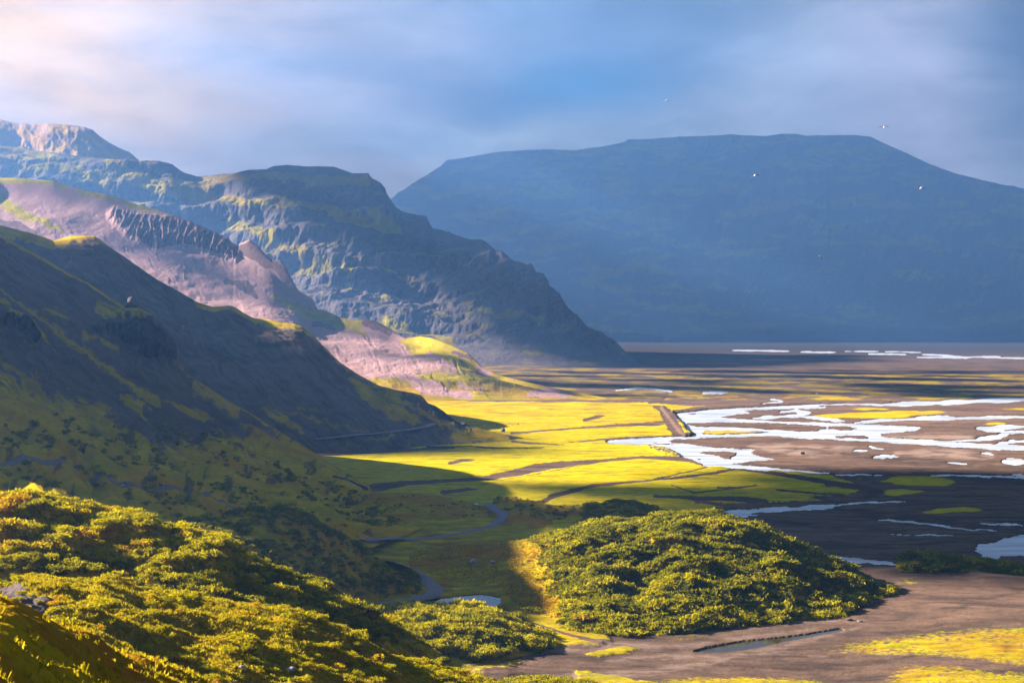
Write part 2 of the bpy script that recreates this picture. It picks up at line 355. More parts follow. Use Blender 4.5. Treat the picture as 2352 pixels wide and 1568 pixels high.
# ---- pink scree mountain
SC = ([(-2200, 380), (-700, 395), (-200, 402)] + cv(c1, [0, 483, 100, 482, 180, 490, 340, 500, 400, 520, 550, 565, 680, 585, 740, 605, 880, 655, 1020, 690, 1200, 755, 1340, 815, 1450, 860, 1480, 893, 1505, 912, 1530, 900, 1590, 875, 1640, 910, 1700, 975, 1740, 1010, 1790, 1000, 1822, 1045,
      1868, 1140, 1905, 1200, 2000, 1260, 2060, 1320]) + cv(c2, [200, 1195, 340, 1240, 440, 1258, 500, 1253, 560, 1262, 650, 1305, 700, 1342, 760, 1372, 850, 1362, 920, 1370, 1000, 1398, 1060, 1420, 1160, 1470, 1200, 1510, 1240, 1550]) +
      [(1127, 852), (1150, 862), (1190, 872), (1240, 884), (1320, 900), (1400, 915), (1460, 925)])
def sy(px): return float(np.interp(px, [-2200, 0, 300, 540, 680, 900, 1130, 1400, 1460], [2500, 2450, 2350, 2250, 2120, 1980, 1780, 1600, 1570]))
def d_scr(px, py, x, Y, z, t):
    e = np.clip(t * 1.5, 0, 1) * np.where(t > 3, np.clip(1 - (t - 3) * 3, 0, 1), 1) * np.clip((3.02 - t) * 2.2, .05, 1) * sst(1420, 1150, px)
    q = px - 1.25 * (py - 500)          # lines straight down the fall of the slope
    g = ridged(q / 60 + .8 * fbm(px / 50, py / 60, 4, 52), py / 160, 5, 53); lump = fbm(x / 90, Y / 70, 5, 57)
    # cliff band under the crest
    cl = stroke(px, py, cv(c1, [740, 720, 860, 790, 1000, 820, 1200, 830, 1380, 900, 1490, 960]), [12, 26, 34, 30, 22, 14], 14)
    k = cl * np.clip((3.02 - t) * 5, 0, 1); return e * ((g - .5) * 1.2 + lump * 3.6) + k * 5 * sst(820, 560, px), -k * ((ridged(px / 17 + py / 60, py / 45, 5, 59) - .3) * 20 + 4) * sst(820, 560, px)
def rt(t): return np.where(t < 2, t, np.where(t < 3, 2 + (t - 2) * .86, np.where(t < 4, 2.86 + (t - 3) * .14, t - 1)))
def m_scr(px, py, x, Y, z, t, s):
    w = 6 * fbm(px / 30, py / 24, 4, 61)
    cl = stroke(px, py + w, cv(c1, [740, 720, 860, 790, 1000, 820, 1200, 830, 1380, 900, 1490, 960]), [12, 26, 36, 32, 22, 14], 5)
    for pts, ww in ((cv(c1, [1520, 940, 1600, 940, 1700, 1020]), [14, 20, 14]), (cv(c1, [1755, 1040, 1800, 1080, 1830, 1135]), [10, 13, 9]), (cv(c1, [1440, 1150, 1560, 1160, 1640, 1230]), [6, 11, 4]), (cv(c1, [0, 770, 120, 790, 240, 850]), [9, 13, 5]),
                    (cv(c2, [180, 1290, 290, 1310]), 8), (cv(c2, [500, 1275, 600, 1300, 650, 1340]), 7), (cv(c2, [1060, 1460, 1180, 1500]), 5)):
        cl = np.maximum(cl, stroke(px, py + w, pts, ww, 4))
    gr = sst(2.86, 2.97, t) * sst(560, 420, px) * .8 * (fbm(px / 30, py / 12, 3, 4) * .7 + .8)
    for pts, ww in ((cv(c1, [0, 500, 200, 500, 340, 508]), 7), (cv(c1, [550, 575, 680, 600]), 6), (cv(c1, [820, 665, 900, 662, 1020, 690]), 4), (cv(c1, [-60, 560, 0, 620, 150, 720, 300, 770, 410, 830]), [14, 14, 12, 10, 3]),
                    (cv(c1, [1740, 1230, 1850, 1290, 1960, 1350, 2150, 1370, 2300, 1400]), [5, 9, 12, 12, 10]), (cv(c2, [100, 1215, 340, 1270, 450, 1320, 500, 1350]), [9, 12, 10, 6]),
                    (cv(c2, [740, 1390, 850, 1420, 1000, 1460, 1150, 1520]), [8, 24, 30, 24])):
        gr = np.maximum(gr, stroke(px, py + w * 1.5, pts, ww, 6) * .95)
    low = sst(840, 868, py + 10 * fbm(px / 50, py / 15, 4, 66)) * sst(560, 760, px)
    pink = np.maximum.reduce([stroke(px, py + w, cv(c5, [230, 160, 400, 170, 640, 210]), [10, 12, 4], 6), stroke(px, py + w, cv(c5, [500, 190, 620, 250, 900, 300]), [6, 16, 8], 7), stroke(px, py + w, cv(c5, [850, 230, 980, 255]), [6, 4], 4),
                              stroke(px, py + w, cv(c5, [1280, 290, 1400, 275, 1550, 295]), [5, 12, 4], 5), stroke(px, py + w, cv(c5, [650, 40, 800, 110]), [8, 6], 5)])
    gr = np.maximum(gr, low * (.85 + .4 * fbm(px / 60, py / 14, 4, 3))) * (1 - pink)
    return dict(grass=gr * (1 - cl), rust=.3 + .5 * sst(850, 900, py), rock=cl * .95, dark=stroke(px, py, cv(c5, [970, 185, 1100, 185]), 3, 2) * .5)
loft('scree_hill', [('z', [(-2200, 20, 1700), (0, 20, 1700), (700, 3, 1600), (950, -1, 1570), (1460, -1, 1555)]), ('s', [(px, py + (925 - py) * float(np.interp(px, [600, 1100], [.80, .66])), 1570 + (sy(px) - 1570) * .28) for px, py in sm(SC)]),
      ('s', [(px, py + (925 - py) * float(np.interp(px, [600, 1100], [.42, .33])), 1570 + (sy(px) - 1570) * .66) for px, py in sm(SC, 40)]), ('s', [(px, py + (925 - py) * .07 + 9, 1570 + (sy(px) - 1570) * .95) for px, py in sm(SC, 32)]), ('s', [(px, py, sy(px)) for px, py in SC]), ('z', [(-2200, 0, 3200), (700, 0, 2700), (1130, -2, 2000), (1460, -4, 1640)])],
     cols(-40, 1460, 1000, -2200), [60, 90, 130, 26, 14], M_scree, lambda px, py, x, Y, z, t: d_scr(px, py, x, Y, z, rt(t)), lambda px, py, x, Y, z, t, s: m_scr(px, py, x, Y, z, rt(t), s))

# ---- second ridge, dark, with the road cut along its foot
BC = ([(-2200, 430), (-900, 470), (-300, 505)] + cv(c1, [0, 795, 100, 815, 200, 840, 280, 862, 340, 885, 400, 870, 450, 855, 530, 852, 600, 858, 640, 880, 700, 930, 820, 1010, 1000, 1130, 1150, 1210, 1260, 1275, 1350, 1303, 1420, 1300, 1470, 1295, 1500, 1305, 1560, 1345, 1620, 1375,
      1640, 1376, 1720, 1383, 1800, 1403, 1880, 1410, 1930, 1430, 2000, 1490, 2060, 1550]) + cv(c5, [30, 45, 80, 90, 200, 170, 330, 240, 440, 268, 550, 288, 600, 303, 625, 335, 640, 352, 690, 372, 740, 405, 790, 445, 820, 465, 860, 487, 1000, 520, 1100, 545, 1200, 563, 1250, 572]) +
      [(1206, 1012), (1216, 1020), (1240, 1022)])
def by(px): return float(np.interp(px, [-2200, 0, 216, 540, 750, 972, 1062, 1149, 1206, 1240], [1300, 1330, 1370, 1320, 1270, 1190, 1120, 1075, 1058, 1050]))
def bb(px): return float(np.interp(px, [-2200, 0, 500, 760, 930, 1023, 1167, 1206, 1240], [900, 900, 925, 945, 965, 985, 1020, 1040, 1044]))
def d_b(px, py, x, Y, z, t):
    e = np.clip(t, 0, 1) * np.where(t > 2, np.clip(1 - (t - 2) * 3, 0, 1), 1) * np.clip((2.03 - t) * 2.5, .04, 1)
    q = px - 1.1 * (py - 600)
    return e * (fbm(x / 60, Y / 60, 5, 81) * 5 + (ridged(q / 60, py / 300, 4, 83) - .5) * 1.2) * sst(1206, 1020, px) + sst(880, 960, px) * sst(1.2, 1.6, t) * e * (ridged(px / 22, py / 22, 4, 87) - .4) * 3.5 * sst(1100, 1050, px)
def m_b(px, py, x, Y, z, t, s):
    w = 6 * fbm(px / 26, py / 20, 4, 91); d = py - np.interp(px, [p[0] for p in BC], [p[1] for p in BC])
    gr = sst(16, 4, d + w) * np.interp(px, [-900, 0, 60, 230, 260, 440, 455, 560, 585, 700, 720, 780, 972, 990], [1, 1, 1, .9, .15, .2, .75, .7, 1, 1, .5, .6, .5, .1])
    gr = np.maximum(gr, sst(30, 10, d + w * 1.5) * sst(240, 60, px))
    for pts, ww in ((cv(c4, [1660, 770, 1800, 840, 1930, 920]), [5, 16, 7]), (cv(c4, [1700, 765, 1950, 830, 2200, 890, 2352, 930]), [3, 4, 4, 3]), (cv(c5, [150, 200, 300, 330, 450, 420, 620, 490]), [10, 22, 24, 8]),
                    (cv(c5, [330, 290, 420, 300, 560, 380]), [10, 14, 4]), (cv(c5, [600, 400, 700, 460, 820, 490]), [8, 8, 6]), (cv(c5, [820, 555, 1000, 545, 1150, 580]), [16, 24, 9]), (cv(c5, [250, 570, 420, 562]), 5)):
        gr = np.maximum(gr, stroke(px, py + w * 1.3, pts, ww, 12) * .66)
    gr = np.maximum(gr, .42 * sst(.2, .8, fbm(px / 50, py / 40, 4, 93) + .2 * fbm(px / 8, py / 8, 2, 3)))
    rk = stroke(px, py, cv(c5, [690, 385, 780, 450, 840, 480]), [6, 8, 4], 3) + stroke(px, py, cv(c4, [1640, 370, 1800, 390]), 4, 3) * .6 + stroke(px, py, cv(c5, [1170, 570, 1250, 580]), 4, 3)
    st = ridged((px - 1.1 * py) / 24 + .6 * fbm(px / 50, py / 50, 3, 6), py / 160, 4, 141)
    return dict(grass=gr, rust=.35 + .4 * sst(700, 950, px), rock=rk, dark=sst(.5, .85, st) * .55 * (1 - gr) + .35 * sst(0, .5, fbm(px / 60, py / 40, 4, 143)))
loft('hillside', [('z', [(-2200, 30, 820), (0, 22, 850), (500, 5, 900)] + [(p, -1.2, bb(p)) for p in (700, 850, 930, 1023, 1100, 1167, 1206, 1240)]),
      ('s', [(px, py + (float(np.interp(px, [0, 500, 760, 930, 1023, 1167, 1206, 1240], [1010, 1035, 1043, 1034, 1030, 1020, 1016, 1024])) - py) * .40, .45 * by(px) + .55 * bb(px)) for px, py in sm(BC)]),
      ('s', [(px, py, by(px)) for px, py in BC]), ('z', [(-2200, 0, 2000), (700, -5, 1650), (972, -5, 1380), (1062, -3, 1180), (1240, -4, 1080)])],
     cols(-40, 1240, 1000, -2200), [150, 170, 14], M_slope, d_b, m_b)

# ---- nearest dark slope on the left
AC = ([(-2200, 300), (-1500, 260), (-900, 245), (-400, 385), (-150, 480)] + cv(c1, [0, 840, 100, 900, 200, 955, 300, 1010, 440, 1090, 560, 1150, 700, 1240, 800, 1305, 815, 1292, 840, 1284, 880, 1290, 900, 1320, 960, 1345, 1020, 1380, 1055, 1405, 1068, 1450, 1100, 1490, 1120, 1530]) +  # crest left of frame raised to throw shade into the hollow
      cv(c4, [1130, 390, 1131, 430, 1136, 480, 1200, 560, 1300, 622, 1400, 690, 1600, 810, 1800, 940, 2000, 1060, 2200, 1190, 2300, 1250, 2352, 1280]) + [(858, 1132), (900, 1146), (1000, 1160)])
def ay(px): return float(np.interp(px, [-2200, -900, 0, 300, 400, 600, 858, 1000], [560, 640, 900, 905, 885, 825, 732, 700]))
def d_a(px, py, x, Y, z, t):
    e = np.clip(t * .8 + .2, 0, 1) * np.where(t > 3, np.clip(1 - (t - 3) * 3, 0, 1), 1) * np.clip((3.02 - t) * 2.5, .05, 1) * sst(1000, 820, px)
    q = px * .62 - (py - 900) * .78; l = px * .78 + py * .62
    g = ridged(q / 62 + .25 * fbm(l / 160, q / 90, 2, 7), l / 520, 3, 103)
    low = sst(2.2, .9, t)
    crag = stroke(px, py, cv(c4, [620, 300, 760, 240, 900, 260, 1010, 330, 1080, 430]), [10, 24, 34, 34, 20], 12)
    crag = np.maximum(crag, .8 * stroke(px, py, cv(c4, [60, 200, 180, 260, 250, 330]), [14, 16, 10], 10))
    return e * ((g - .55) * (4 + 3.5 * low) + fbm(x / 45, Y / 40, 5, 107) * 3.2) + crag * np.clip((3.03 - t) * 6, .0, 1) * 3.0, -crag * np.clip((3.03 - t) * 6, 0, 1) * ((ridged(px / 24 + py / 90, py / 50, 5, 109) - .3) * 34 + 6)
def m_a(px, py, x, Y, z, t, s):
    w = 8 * fbm(px / 30, py / 24, 5, 111); d = py - np.interp(px, [p[0] for p in AC], [p[1] for p in AC])
    edge = np.interp(px, [-2200, 0, 60, 130, 200, 300, 400, 450, 520, 600, 2000], [840, 830, 860, 900, 930, 1000, 1030, 1010, 1000, 980, 900])
    gr = sst(-75, 70, py - edge + w * 2.2 + 26 * fbm(px / 70, py / 70, 5, 8)) * .95
    gr = np.maximum(gr, sst(14, 2, d + w) * np.interp(px, [0, 140, 300, 330, 400, 430, 860], [.9, .95, 1, .6, .1, .6, .9]))
    for pts, ww in ((cv(c4, [0, 0, 100, 90, 300, 250, 500, 380, 700, 530, 860, 650, 1000, 740]), [5, 6, 6, 6, 8, 8, 10]), (cv(c4, [780, 690, 900, 760, 1020, 860]), [5, 14, 6]), (cv(c4, [1060, 740, 1250, 790, 1380, 860]), [6, 14, 8]), (cv(c4, [1250, 640, 1500, 780]), [10, 16]),
                    (cv(c4, [300, 130, 430, 210]), [12, 6]), (cv(c4, [540, 330, 740, 420]), [7, 7]), (cv(c4, [640, 130, 800, 190, 950, 200]), [14, 20, 10]), (cv(c4, [80, 180, 180, 210, 300, 340]), [12, 9, 4]), (cv(c4, [0, 90, 60, 130]), 9)):
        gr = np.maximum(gr, stroke(px, py + w * 1.1, pts, ww, 12) * .84)
    gr = gr * (1 - .9 * stroke(px, py + w, cv(c4, [930, 780, 1040, 880]), [8, 5], 4)) * (1 - .9 * stroke(px, py + w, cv(c4, [1240, 700, 1420, 880]), [6, 6], 4))
    rk = stroke(px, py + w, cv(c4, [700, 300, 860, 300, 1000, 360, 1090, 430]), [10, 22, 26, 22], 5)
    rk = np.maximum(rk, stroke(px, py + w, cv(c4, [140, 240, 230, 330]), [12, 12], 5)); rk = np.maximum(rk, stroke(px, py, cv(c4, [810, 115, 890, 118]), 8, 3))
    rk = np.maximum(rk, stroke(px, py + w, cv(c4, [200, 740, 330, 780]), [5, 6], 3) * .4); rk = np.maximum(rk, .75 * stroke(px, py, cv(c4, [2130, 1220, 2250, 1270, 2330, 1310]), [3, 6, 6], 3))
    pth = stroke(px, py + .3 * w, [(-80, 1034), (0, 1047), (60, 1056), (126, 1073), (200, 1094), (281, 1116), (360, 1130), (468, 1148), (560, 1163)], [3.5, 3.5, 3, 3, 2.6, 2.4, 2, 2, 1], 1.2)
    q = px * .62 - (py - 900) * .78; l = px * .78 + py * .62
    st = ridged(q / 20 + .5 * fbm(px / 40, py / 40, 3, 6), l / 260, 4, 131); bl = fbm(px / 46, py / 26, 5, 133, .6)
    gr = np.clip(gr + (st - .6) * .5 * sst(1150, 950, py) * (gr > .02), 0, 1) + .25 * sst(.62, .8, st) * sst(1000, 800, py)
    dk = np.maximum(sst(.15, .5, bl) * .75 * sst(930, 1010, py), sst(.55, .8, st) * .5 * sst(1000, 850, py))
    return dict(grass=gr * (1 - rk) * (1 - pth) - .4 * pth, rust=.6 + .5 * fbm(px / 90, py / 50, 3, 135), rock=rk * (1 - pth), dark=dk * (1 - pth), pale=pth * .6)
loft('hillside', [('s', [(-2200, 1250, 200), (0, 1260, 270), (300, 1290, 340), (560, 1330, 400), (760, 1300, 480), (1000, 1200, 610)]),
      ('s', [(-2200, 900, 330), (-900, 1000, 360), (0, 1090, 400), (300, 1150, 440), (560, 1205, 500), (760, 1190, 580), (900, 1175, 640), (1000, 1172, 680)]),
      ('s', [(-2200, 330, 460), (-1300, 330, 500), (-900, 450, 500), (-400, 690, 550), (0, 850, 620), (200, 935, 630), (400, 1010, 650), (600, 1085, 665), (760, 1130, 680), (858, 1147, 700), (1000, 1162, 692)]),  # raised left of frame to shade the lower slope
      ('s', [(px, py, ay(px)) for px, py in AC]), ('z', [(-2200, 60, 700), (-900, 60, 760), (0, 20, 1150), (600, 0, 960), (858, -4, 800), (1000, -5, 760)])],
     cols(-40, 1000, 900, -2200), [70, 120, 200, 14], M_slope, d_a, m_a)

# ---- knolls around the hollow
def knoll(name, crest, base, Yc, Yb, rng_, seed, rough, mask, mat=M_near, nx=420, rows=(90, 70, 10), back=70, zb=-1.0):
    cr = sorted(crest); a, b = rng_
    yc = (lambda p: float(np.interp(p, [q[0] for q in Yc], [q[1] for q in Yc])))
    yb = (lambda p: float(np.interp(p, [q[0] for q in Yb], [q[1] for q in Yb])))
    bs = (lambda p: float(np.interp(p, [q[0] for q in base], [q[1] for q in base])))
    return loft(name, [('s', [(p, bs(p), yb(p)) for p in np.linspace(a, b, 60)]), ('s', [(px, py + (bs(px) - py) * .38, .5 * yc(px) + .5 * yb(px)) for px, py in cr]),
                       ('s', [(px, py, yc(px)) for px, py in cr]), ('z', [(a, zb - 3, yc(a) + back), (b, zb - 3, yc(b) + back)])], cols(a, b, nx), list(rows), mat,
                lambda px, py, x, Y, z, t: (fbm(x / 14, Y / 14, 5, seed) * rough + (ridged(x / 26, Y / 20, 3, seed + 5) - .5) * rough) * np.clip(t * 1.2, 0, 1) * np.clip((2.05 - t) * 2, .1, 1) * np.where(t > 2, .1, 1) * (sst(1120, 1330, px) * .9 + .1 if name == 'scrub_mound' and seed == 231 else 1), mask)
hm = lambda sd, gr=.95, ru=.8: (lambda px, py, x, Y, z, t, s: dict(grass=gr + .2 * fbm(x / 12, Y / 12, 4, sd), rust=ru + 0 * x, rock=0 * x))
# grassy knoll behind the bend of the road
knoll('grassy_knoll', [(820, 1150)] + cv(c8, [330, 165, 600, 163, 800, 183, 1000, 230, 1150, 268, 1185, 300, 1200, 330]) + [(1150, 1206)],
      [(700, 1250), (800, 1243), (900, 1240), (980, 1234), (1060, 1220), (1110, 1206), (1140, 1198), (1150, 1208)], [(700, 690), (950, 680), (1150, 640)], [(700, 566), (900, 578), (1060, 605), (1150, 620)], (720, 1150), 201, .9, hm(202))
# long low knoll between the bend and the field
knoll('grassy_knoll', [(1100, 1176)] + cv(c8, [1165, 240, 1200, 215, 1240, 203, 1350, 203, 1420, 215, 1500, 235, 1650, 260, 1800, 262, 1950, 250, 2050, 228, 2150, 226, 2250, 245, 2352, 285]) + [(1560, 1195), (1640, 1215)],
      [(1100, 1180), (1150, 1215), (1200, 1250), (1300, 1265), (1640, 1265)], [(1100, 650), (1300, 655), (1640, 620)], [(1100, 640), (1200, 570), (1640, 545)], (1100, 1640), 211, .8, hm(212))
# dark scrub hill left of the road
knoll('scrub_hill', [(380, 1215), (460, 1195), (530, 1182), (600, 1172), (650, 1166), (690, 1178), (720, 1198), (753, 1222), (794, 1238), (849, 1276), (913, 1308), (950, 1328), (970, 1347), (976, 1366), (982, 1380)],
      [(380, 1400), (700, 1420), (871, 1390), (960, 1374), (982, 1385)], [(380, 400), (600, 445), (760, 470), (976, 475)], [(380, 330), (700, 380), (871, 440), (982, 459)], (380, 982), 221, 1.0, hm(222, 1.0, .5), nx=460)
# big scrub mound on the right
DC = [(940, 1268), (1020, 1262), (1100, 1257), (1180, 1250), (1226, 1243)] + cv(c8, [1580, 484, 1700, 452, 1850, 400, 1950, 372, 2130, 366]) + [(1470, 1200), (1505, 1192), (1548, 1184), (1613, 1180), (1650, 1184)] + cv(c9, [480, 300, 600, 345, 680, 365, 730, 398, 850, 440, 950, 497, 1060, 548, 1150, 580, 1250, 630, 1350, 690, 1390, 745, 1480, 752]) + [(2060, 1362)]
DB = [(940, 1356), (1120, 1358), (1150, 1372), (1168, 1396), (1185, 1412), (1240, 1440), (1313, 1466), (1409, 1474), (1505, 1472), (1577, 1468), (1649, 1455), (1775, 1441), (1865, 1430), (1944, 1424), (1973, 1398), (2006, 1385), (2060, 1370)]
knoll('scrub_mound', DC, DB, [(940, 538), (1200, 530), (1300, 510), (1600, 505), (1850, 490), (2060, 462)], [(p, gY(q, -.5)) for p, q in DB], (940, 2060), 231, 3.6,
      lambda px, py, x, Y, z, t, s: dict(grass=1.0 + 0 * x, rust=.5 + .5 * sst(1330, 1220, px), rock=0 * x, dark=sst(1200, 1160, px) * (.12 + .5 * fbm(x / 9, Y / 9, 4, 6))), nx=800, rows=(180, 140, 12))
# low mound and bank at the right edge
knoll('scrub_bank', [(2050, 1318), (2056, 1300), (2067, 1286), (2096, 1273), (2135, 1277), (2171, 1280), (2225, 1289), (2279, 1296), (2326, 1298), (2352, 1307), (2450, 1315), (2700, 1330)],
      [(2050, 1325), (2189, 1320), (2261, 1342), (2352, 1349), (2700, 1365)], [(2050, 508), (2700, 500)], [(2050, 492), (2189, 492), (2352, 478), (2700, 465)], (2050, 2700), 241, .5, hm(242, 1.0, .3), nx=420, back=25)
# mound under the scrub clump in the centre foreground
knoll('scrub_mound', [(760, 1440), (820, 1425), (881, 1415), (929, 1404), (977, 1408), (1041, 1410), (1100, 1410), (1146, 1424), (1200, 1446), (1260, 1475), (1300, 1490)],
      [(760, 1545), (900, 1545), (1100, 1530), (1200, 1505), (1300, 1494)], [(760, 395), (1041, 402), (1300, 392)], [(760, 350), (1000, 355), (1300, 383)], (760, 1300), 251, .6, hm(252, 1.0, .5))

# ---- foreground ridges falling from the camera's own hill
def ridge(name, crest, foot, Yc, Yf, rng_, seed, rough, mask, backz, nx=700, rows=(150, 90, 40), l=None):
    a, b = rng_; f = lambda T, p: float(np.interp(p, [q[0] for q in T], [q[1] for q in T]))
    return loft(name, [('s', [(p, f(foot, p), f(Yf, p)) for p in np.linspace(l if l is not None else a, b, 80)]), ('s', [(px, py + (f(foot, px) - py) * .40, .52 * f(Yc, px) + .48 * f(Yf, px)) for px, py in sorted(crest)]),
                       ('s', [(px, py, f(Yc, px)) for px, py in sorted(crest)]), ('z', backz)], cols(a, b, nx, l), list(rows), M_near,
                lambda px, py, x, Y, z, t: (fbm(x / 6, Y / 6, 5, seed) * rough + (ridged(x / 17 + Y / 30, Y / 14, 3, seed + 5) - .5) * rough * 1.3) * np.clip(t * 1.2 + .1, 0, 1) * np.clip((2.05 - t) * 2, .15, 1) * np.where(t > 2, .2, 1), mask)
G0C = [(-1500, 1090), (-600, 1130)] + cv(c7, [0, 182, 200, 188, 400, 215, 480, 228, 600, 268, 750, 292, 900, 303, 1000, 315, 1130, 360, 1200, 405, 1300, 430, 1450, 482, 1550, 485, 1640, 515, 1700, 565, 1850, 645, 1950, 695, 2080, 748, 2200, 780, 2290, 810, 2352, 870]) + \
      [(785, 1380), (817, 1398), (871, 1424), (920, 1448), (1000, 1490)]
ridge('scrub_ridge', [(p, q + 6) for p, q in G0C], [(-1500, 1400), (0, 1420), (400, 1430), (700, 1450), (1000, 1520)], [(-1500, 240), (0, 255), (500, 258), (870, 275), (1000, 290)], [(-1500, 200), (0, 212), (500, 212), (870, 240), (1000, 262)], (-20, 1000), 301, 2.0,
      hm(302, 1.0, .5), [(-1500, 35, 330), (0, 35, 330), (500, 20, 330), (870, 2, 345), (1000, -3, 350)], l=-1500)
G1C = [(-900, 1300), (-300, 1330), (-60, 1350)] + cv(c7, [0, 840, 60, 830, 110, 800, 150, 765, 230, 752, 330, 758, 420, 785, 600, 795, 720, 785, 900, 828, 1100, 875, 1250, 912, 1400, 930, 1600, 940, 1680, 965, 1900, 990, 2050, 1002, 2200, 1045, 2352, 1110]) + \
      cv(c8, [150, 1155, 300, 1250, 450, 1335, 650, 1380, 900, 1440, 1100, 1490, 1300, 1560])
ridge('heath_ridge', G1C, [(-900, 1500), (0, 1470), (200, 1530), (400, 1640), (700, 1760), (1170, 1700)], [(-900, 165), (0, 172), (400, 178), (750, 185), (900, 190), (1170, 205)], [(-900, 125), (0, 130), (400, 128), (700, 125), (1170, 150)], (-20, 1170), 311, 1.1,
      lambda px, py, x, Y, z, t, s: dict(grass=1.0 - 1.0 * stroke(px, py, cv(c7, [-100, 830, 100, 900, 300, 980, 480, 1040]), [34, 32, 20, 6], 6), rust=.9 + 0 * x, rock=.9 * stroke(px, py, [(548, 1530), (562, 1540)], 4, 2) + 0 * x),
      [(-900, 40, 205), (0, 38, 210), (400, 30, 215), (750, 15, 250), (1170, -3, 290)], l=-900)
G2C = [(-900, 1330), (-300, 1345)] + cv(c7, [0, 897, 100, 927, 250, 1020, 350, 1062, 500, 1112, 600, 1140, 700, 1192, 760, 1240, 850, 1298, 1000, 1325, 1200, 1395, 1390, 1458, 1440, 1500]) + [(520, 1600), (700, 1680), (1000, 1800), (1400, 1900), (2400, 2200), (3200, 2400)]
f2 = lambda p: float(np.interp(p, [-900, 0, 270, 450, 1000, 3200], [55, 70, 88, 100, 110, 110]))
loft('heath_ridge', [('z', [(-6000, 78.3, -6), (6000, 78.3, -6)]), ('z', [(-6000, 78.2, 2), (6000, 78.2, 2)]), ('s', [(-900, 1700, 30), (0, 1690, 36), (270, 1730, 40), (450, 1790, 46), (1000, 2100, 46), (3200, 2700, 46)]),
      ('s', [(px, py + 36, f2(px) * .82) for px, py in G2C]), ('s', [(px, py, f2(px)) for px, py in G2C]), ('z', [(-900, 40, 120), (0, 45, 115), (450, 30, 150), (1000, 15, 190), (3200, -4, 240)]), ('z', [(-900, 0, 300), (450, -5, 320), (3200, -5, 330)])],
     cols(-20, 560, 420, -900, 3200), [6, 10, 80, 70, 16, 6], M_near,
     lambda px, py, x, Y, z, t: (fbm(x / 3, Y / 3, 5, 321) * .35 + (ridged(x / 9 + Y / 20, Y / 7, 3, 326) - .5) * .9) * sst(1.2, 2.5, t) * np.where(t > 4, .4, np.clip((4.05 - t) * 2, .15, 1)),
     lambda px, py, x, Y, z, t, s: dict(grass=1.0 + 0 * x, rust=1.0 + 0 * x, rock=0 * x))

# ------------------------------------------------------------------ valley floor
Wp, Isl, Ws = [], [], []
Wp.append(cv(c6, [140, 548, 230, 540, 330, 528, 480, 518, 600, 512, 760, 503, 900, 500, 1090, 503, 1080, 512, 900, 515, 760, 518, 620, 522, 560, 535, 600, 546, 520, 553, 430, 562, 400, 573, 500, 580, 640, 590, 760, 600, 900, 603, 1050, 606, 1200, 611, 1350, 617, 1500, 622, 1640, 632, 1690, 640,
     1660, 655, 1560, 662, 1450, 672, 1440, 690, 1500, 705, 1650, 712, 1800, 722, 1950, 735, 2100, 743, 2200, 747, 2352, 752, 2900, 765, 2900, 790, 2352, 783, 2200, 777, 2050, 768, 1900, 759, 1700, 747, 1500, 731, 1300, 719, 1100, 710, 1000, 706, 900, 703, 830, 696, 800, 686, 600, 692, 400, 699, 300, 701, 150, 708, 80, 723, 90, 735,
     200, 740, 250, 755, 350, 765, 500, 772, 560, 776, 600, 771, 640, 775, 600, 790, 620, 810, 700, 830, 750, 842, 650, 850, 520, 858, 470, 865, 540, 877, 700, 893, 850, 905, 1000, 915, 1120, 925, 1100, 931, 900, 920, 700, 908, 500, 897, 330, 886, 285, 862, 200, 832, 140, 790, 60, 765, 0, 755, -180, 746, -300, 738, -318, 728, -250, 718, -100, 706, 0, 703, 60, 700, 200, 695, 240, 688, 262, 672, 210, 648, 170, 592, 140, 562]))
for q in ([190, 606, 400, 600, 640, 602, 800, 608, 1000, 615, 1090, 625, 1100, 645, 1040, 660, 900, 666, 850, 660, 700, 650, 500, 640, 350, 633, 280, 635, 200, 620], [175, 549, 240, 543, 290, 549, 240, 557],
          [290, 682, 310, 658, 450, 655, 640, 658, 780, 664, 640, 677, 400, 683], [260, 800, 300, 788, 420, 785, 540, 796, 520, 812, 480, 840, 420, 838, 400, 820, 330, 812], [1100, 625, 1200, 625, 1300, 646, 1250, 657, 1190, 656, 1100, 642], [1120, 692, 1250, 682, 1350, 690, 1380, 710, 1250, 706, 1150, 705],
          [-60, 735, 60, 734, 160, 742, 60, 746]): Isl.append(cv(c6, q))
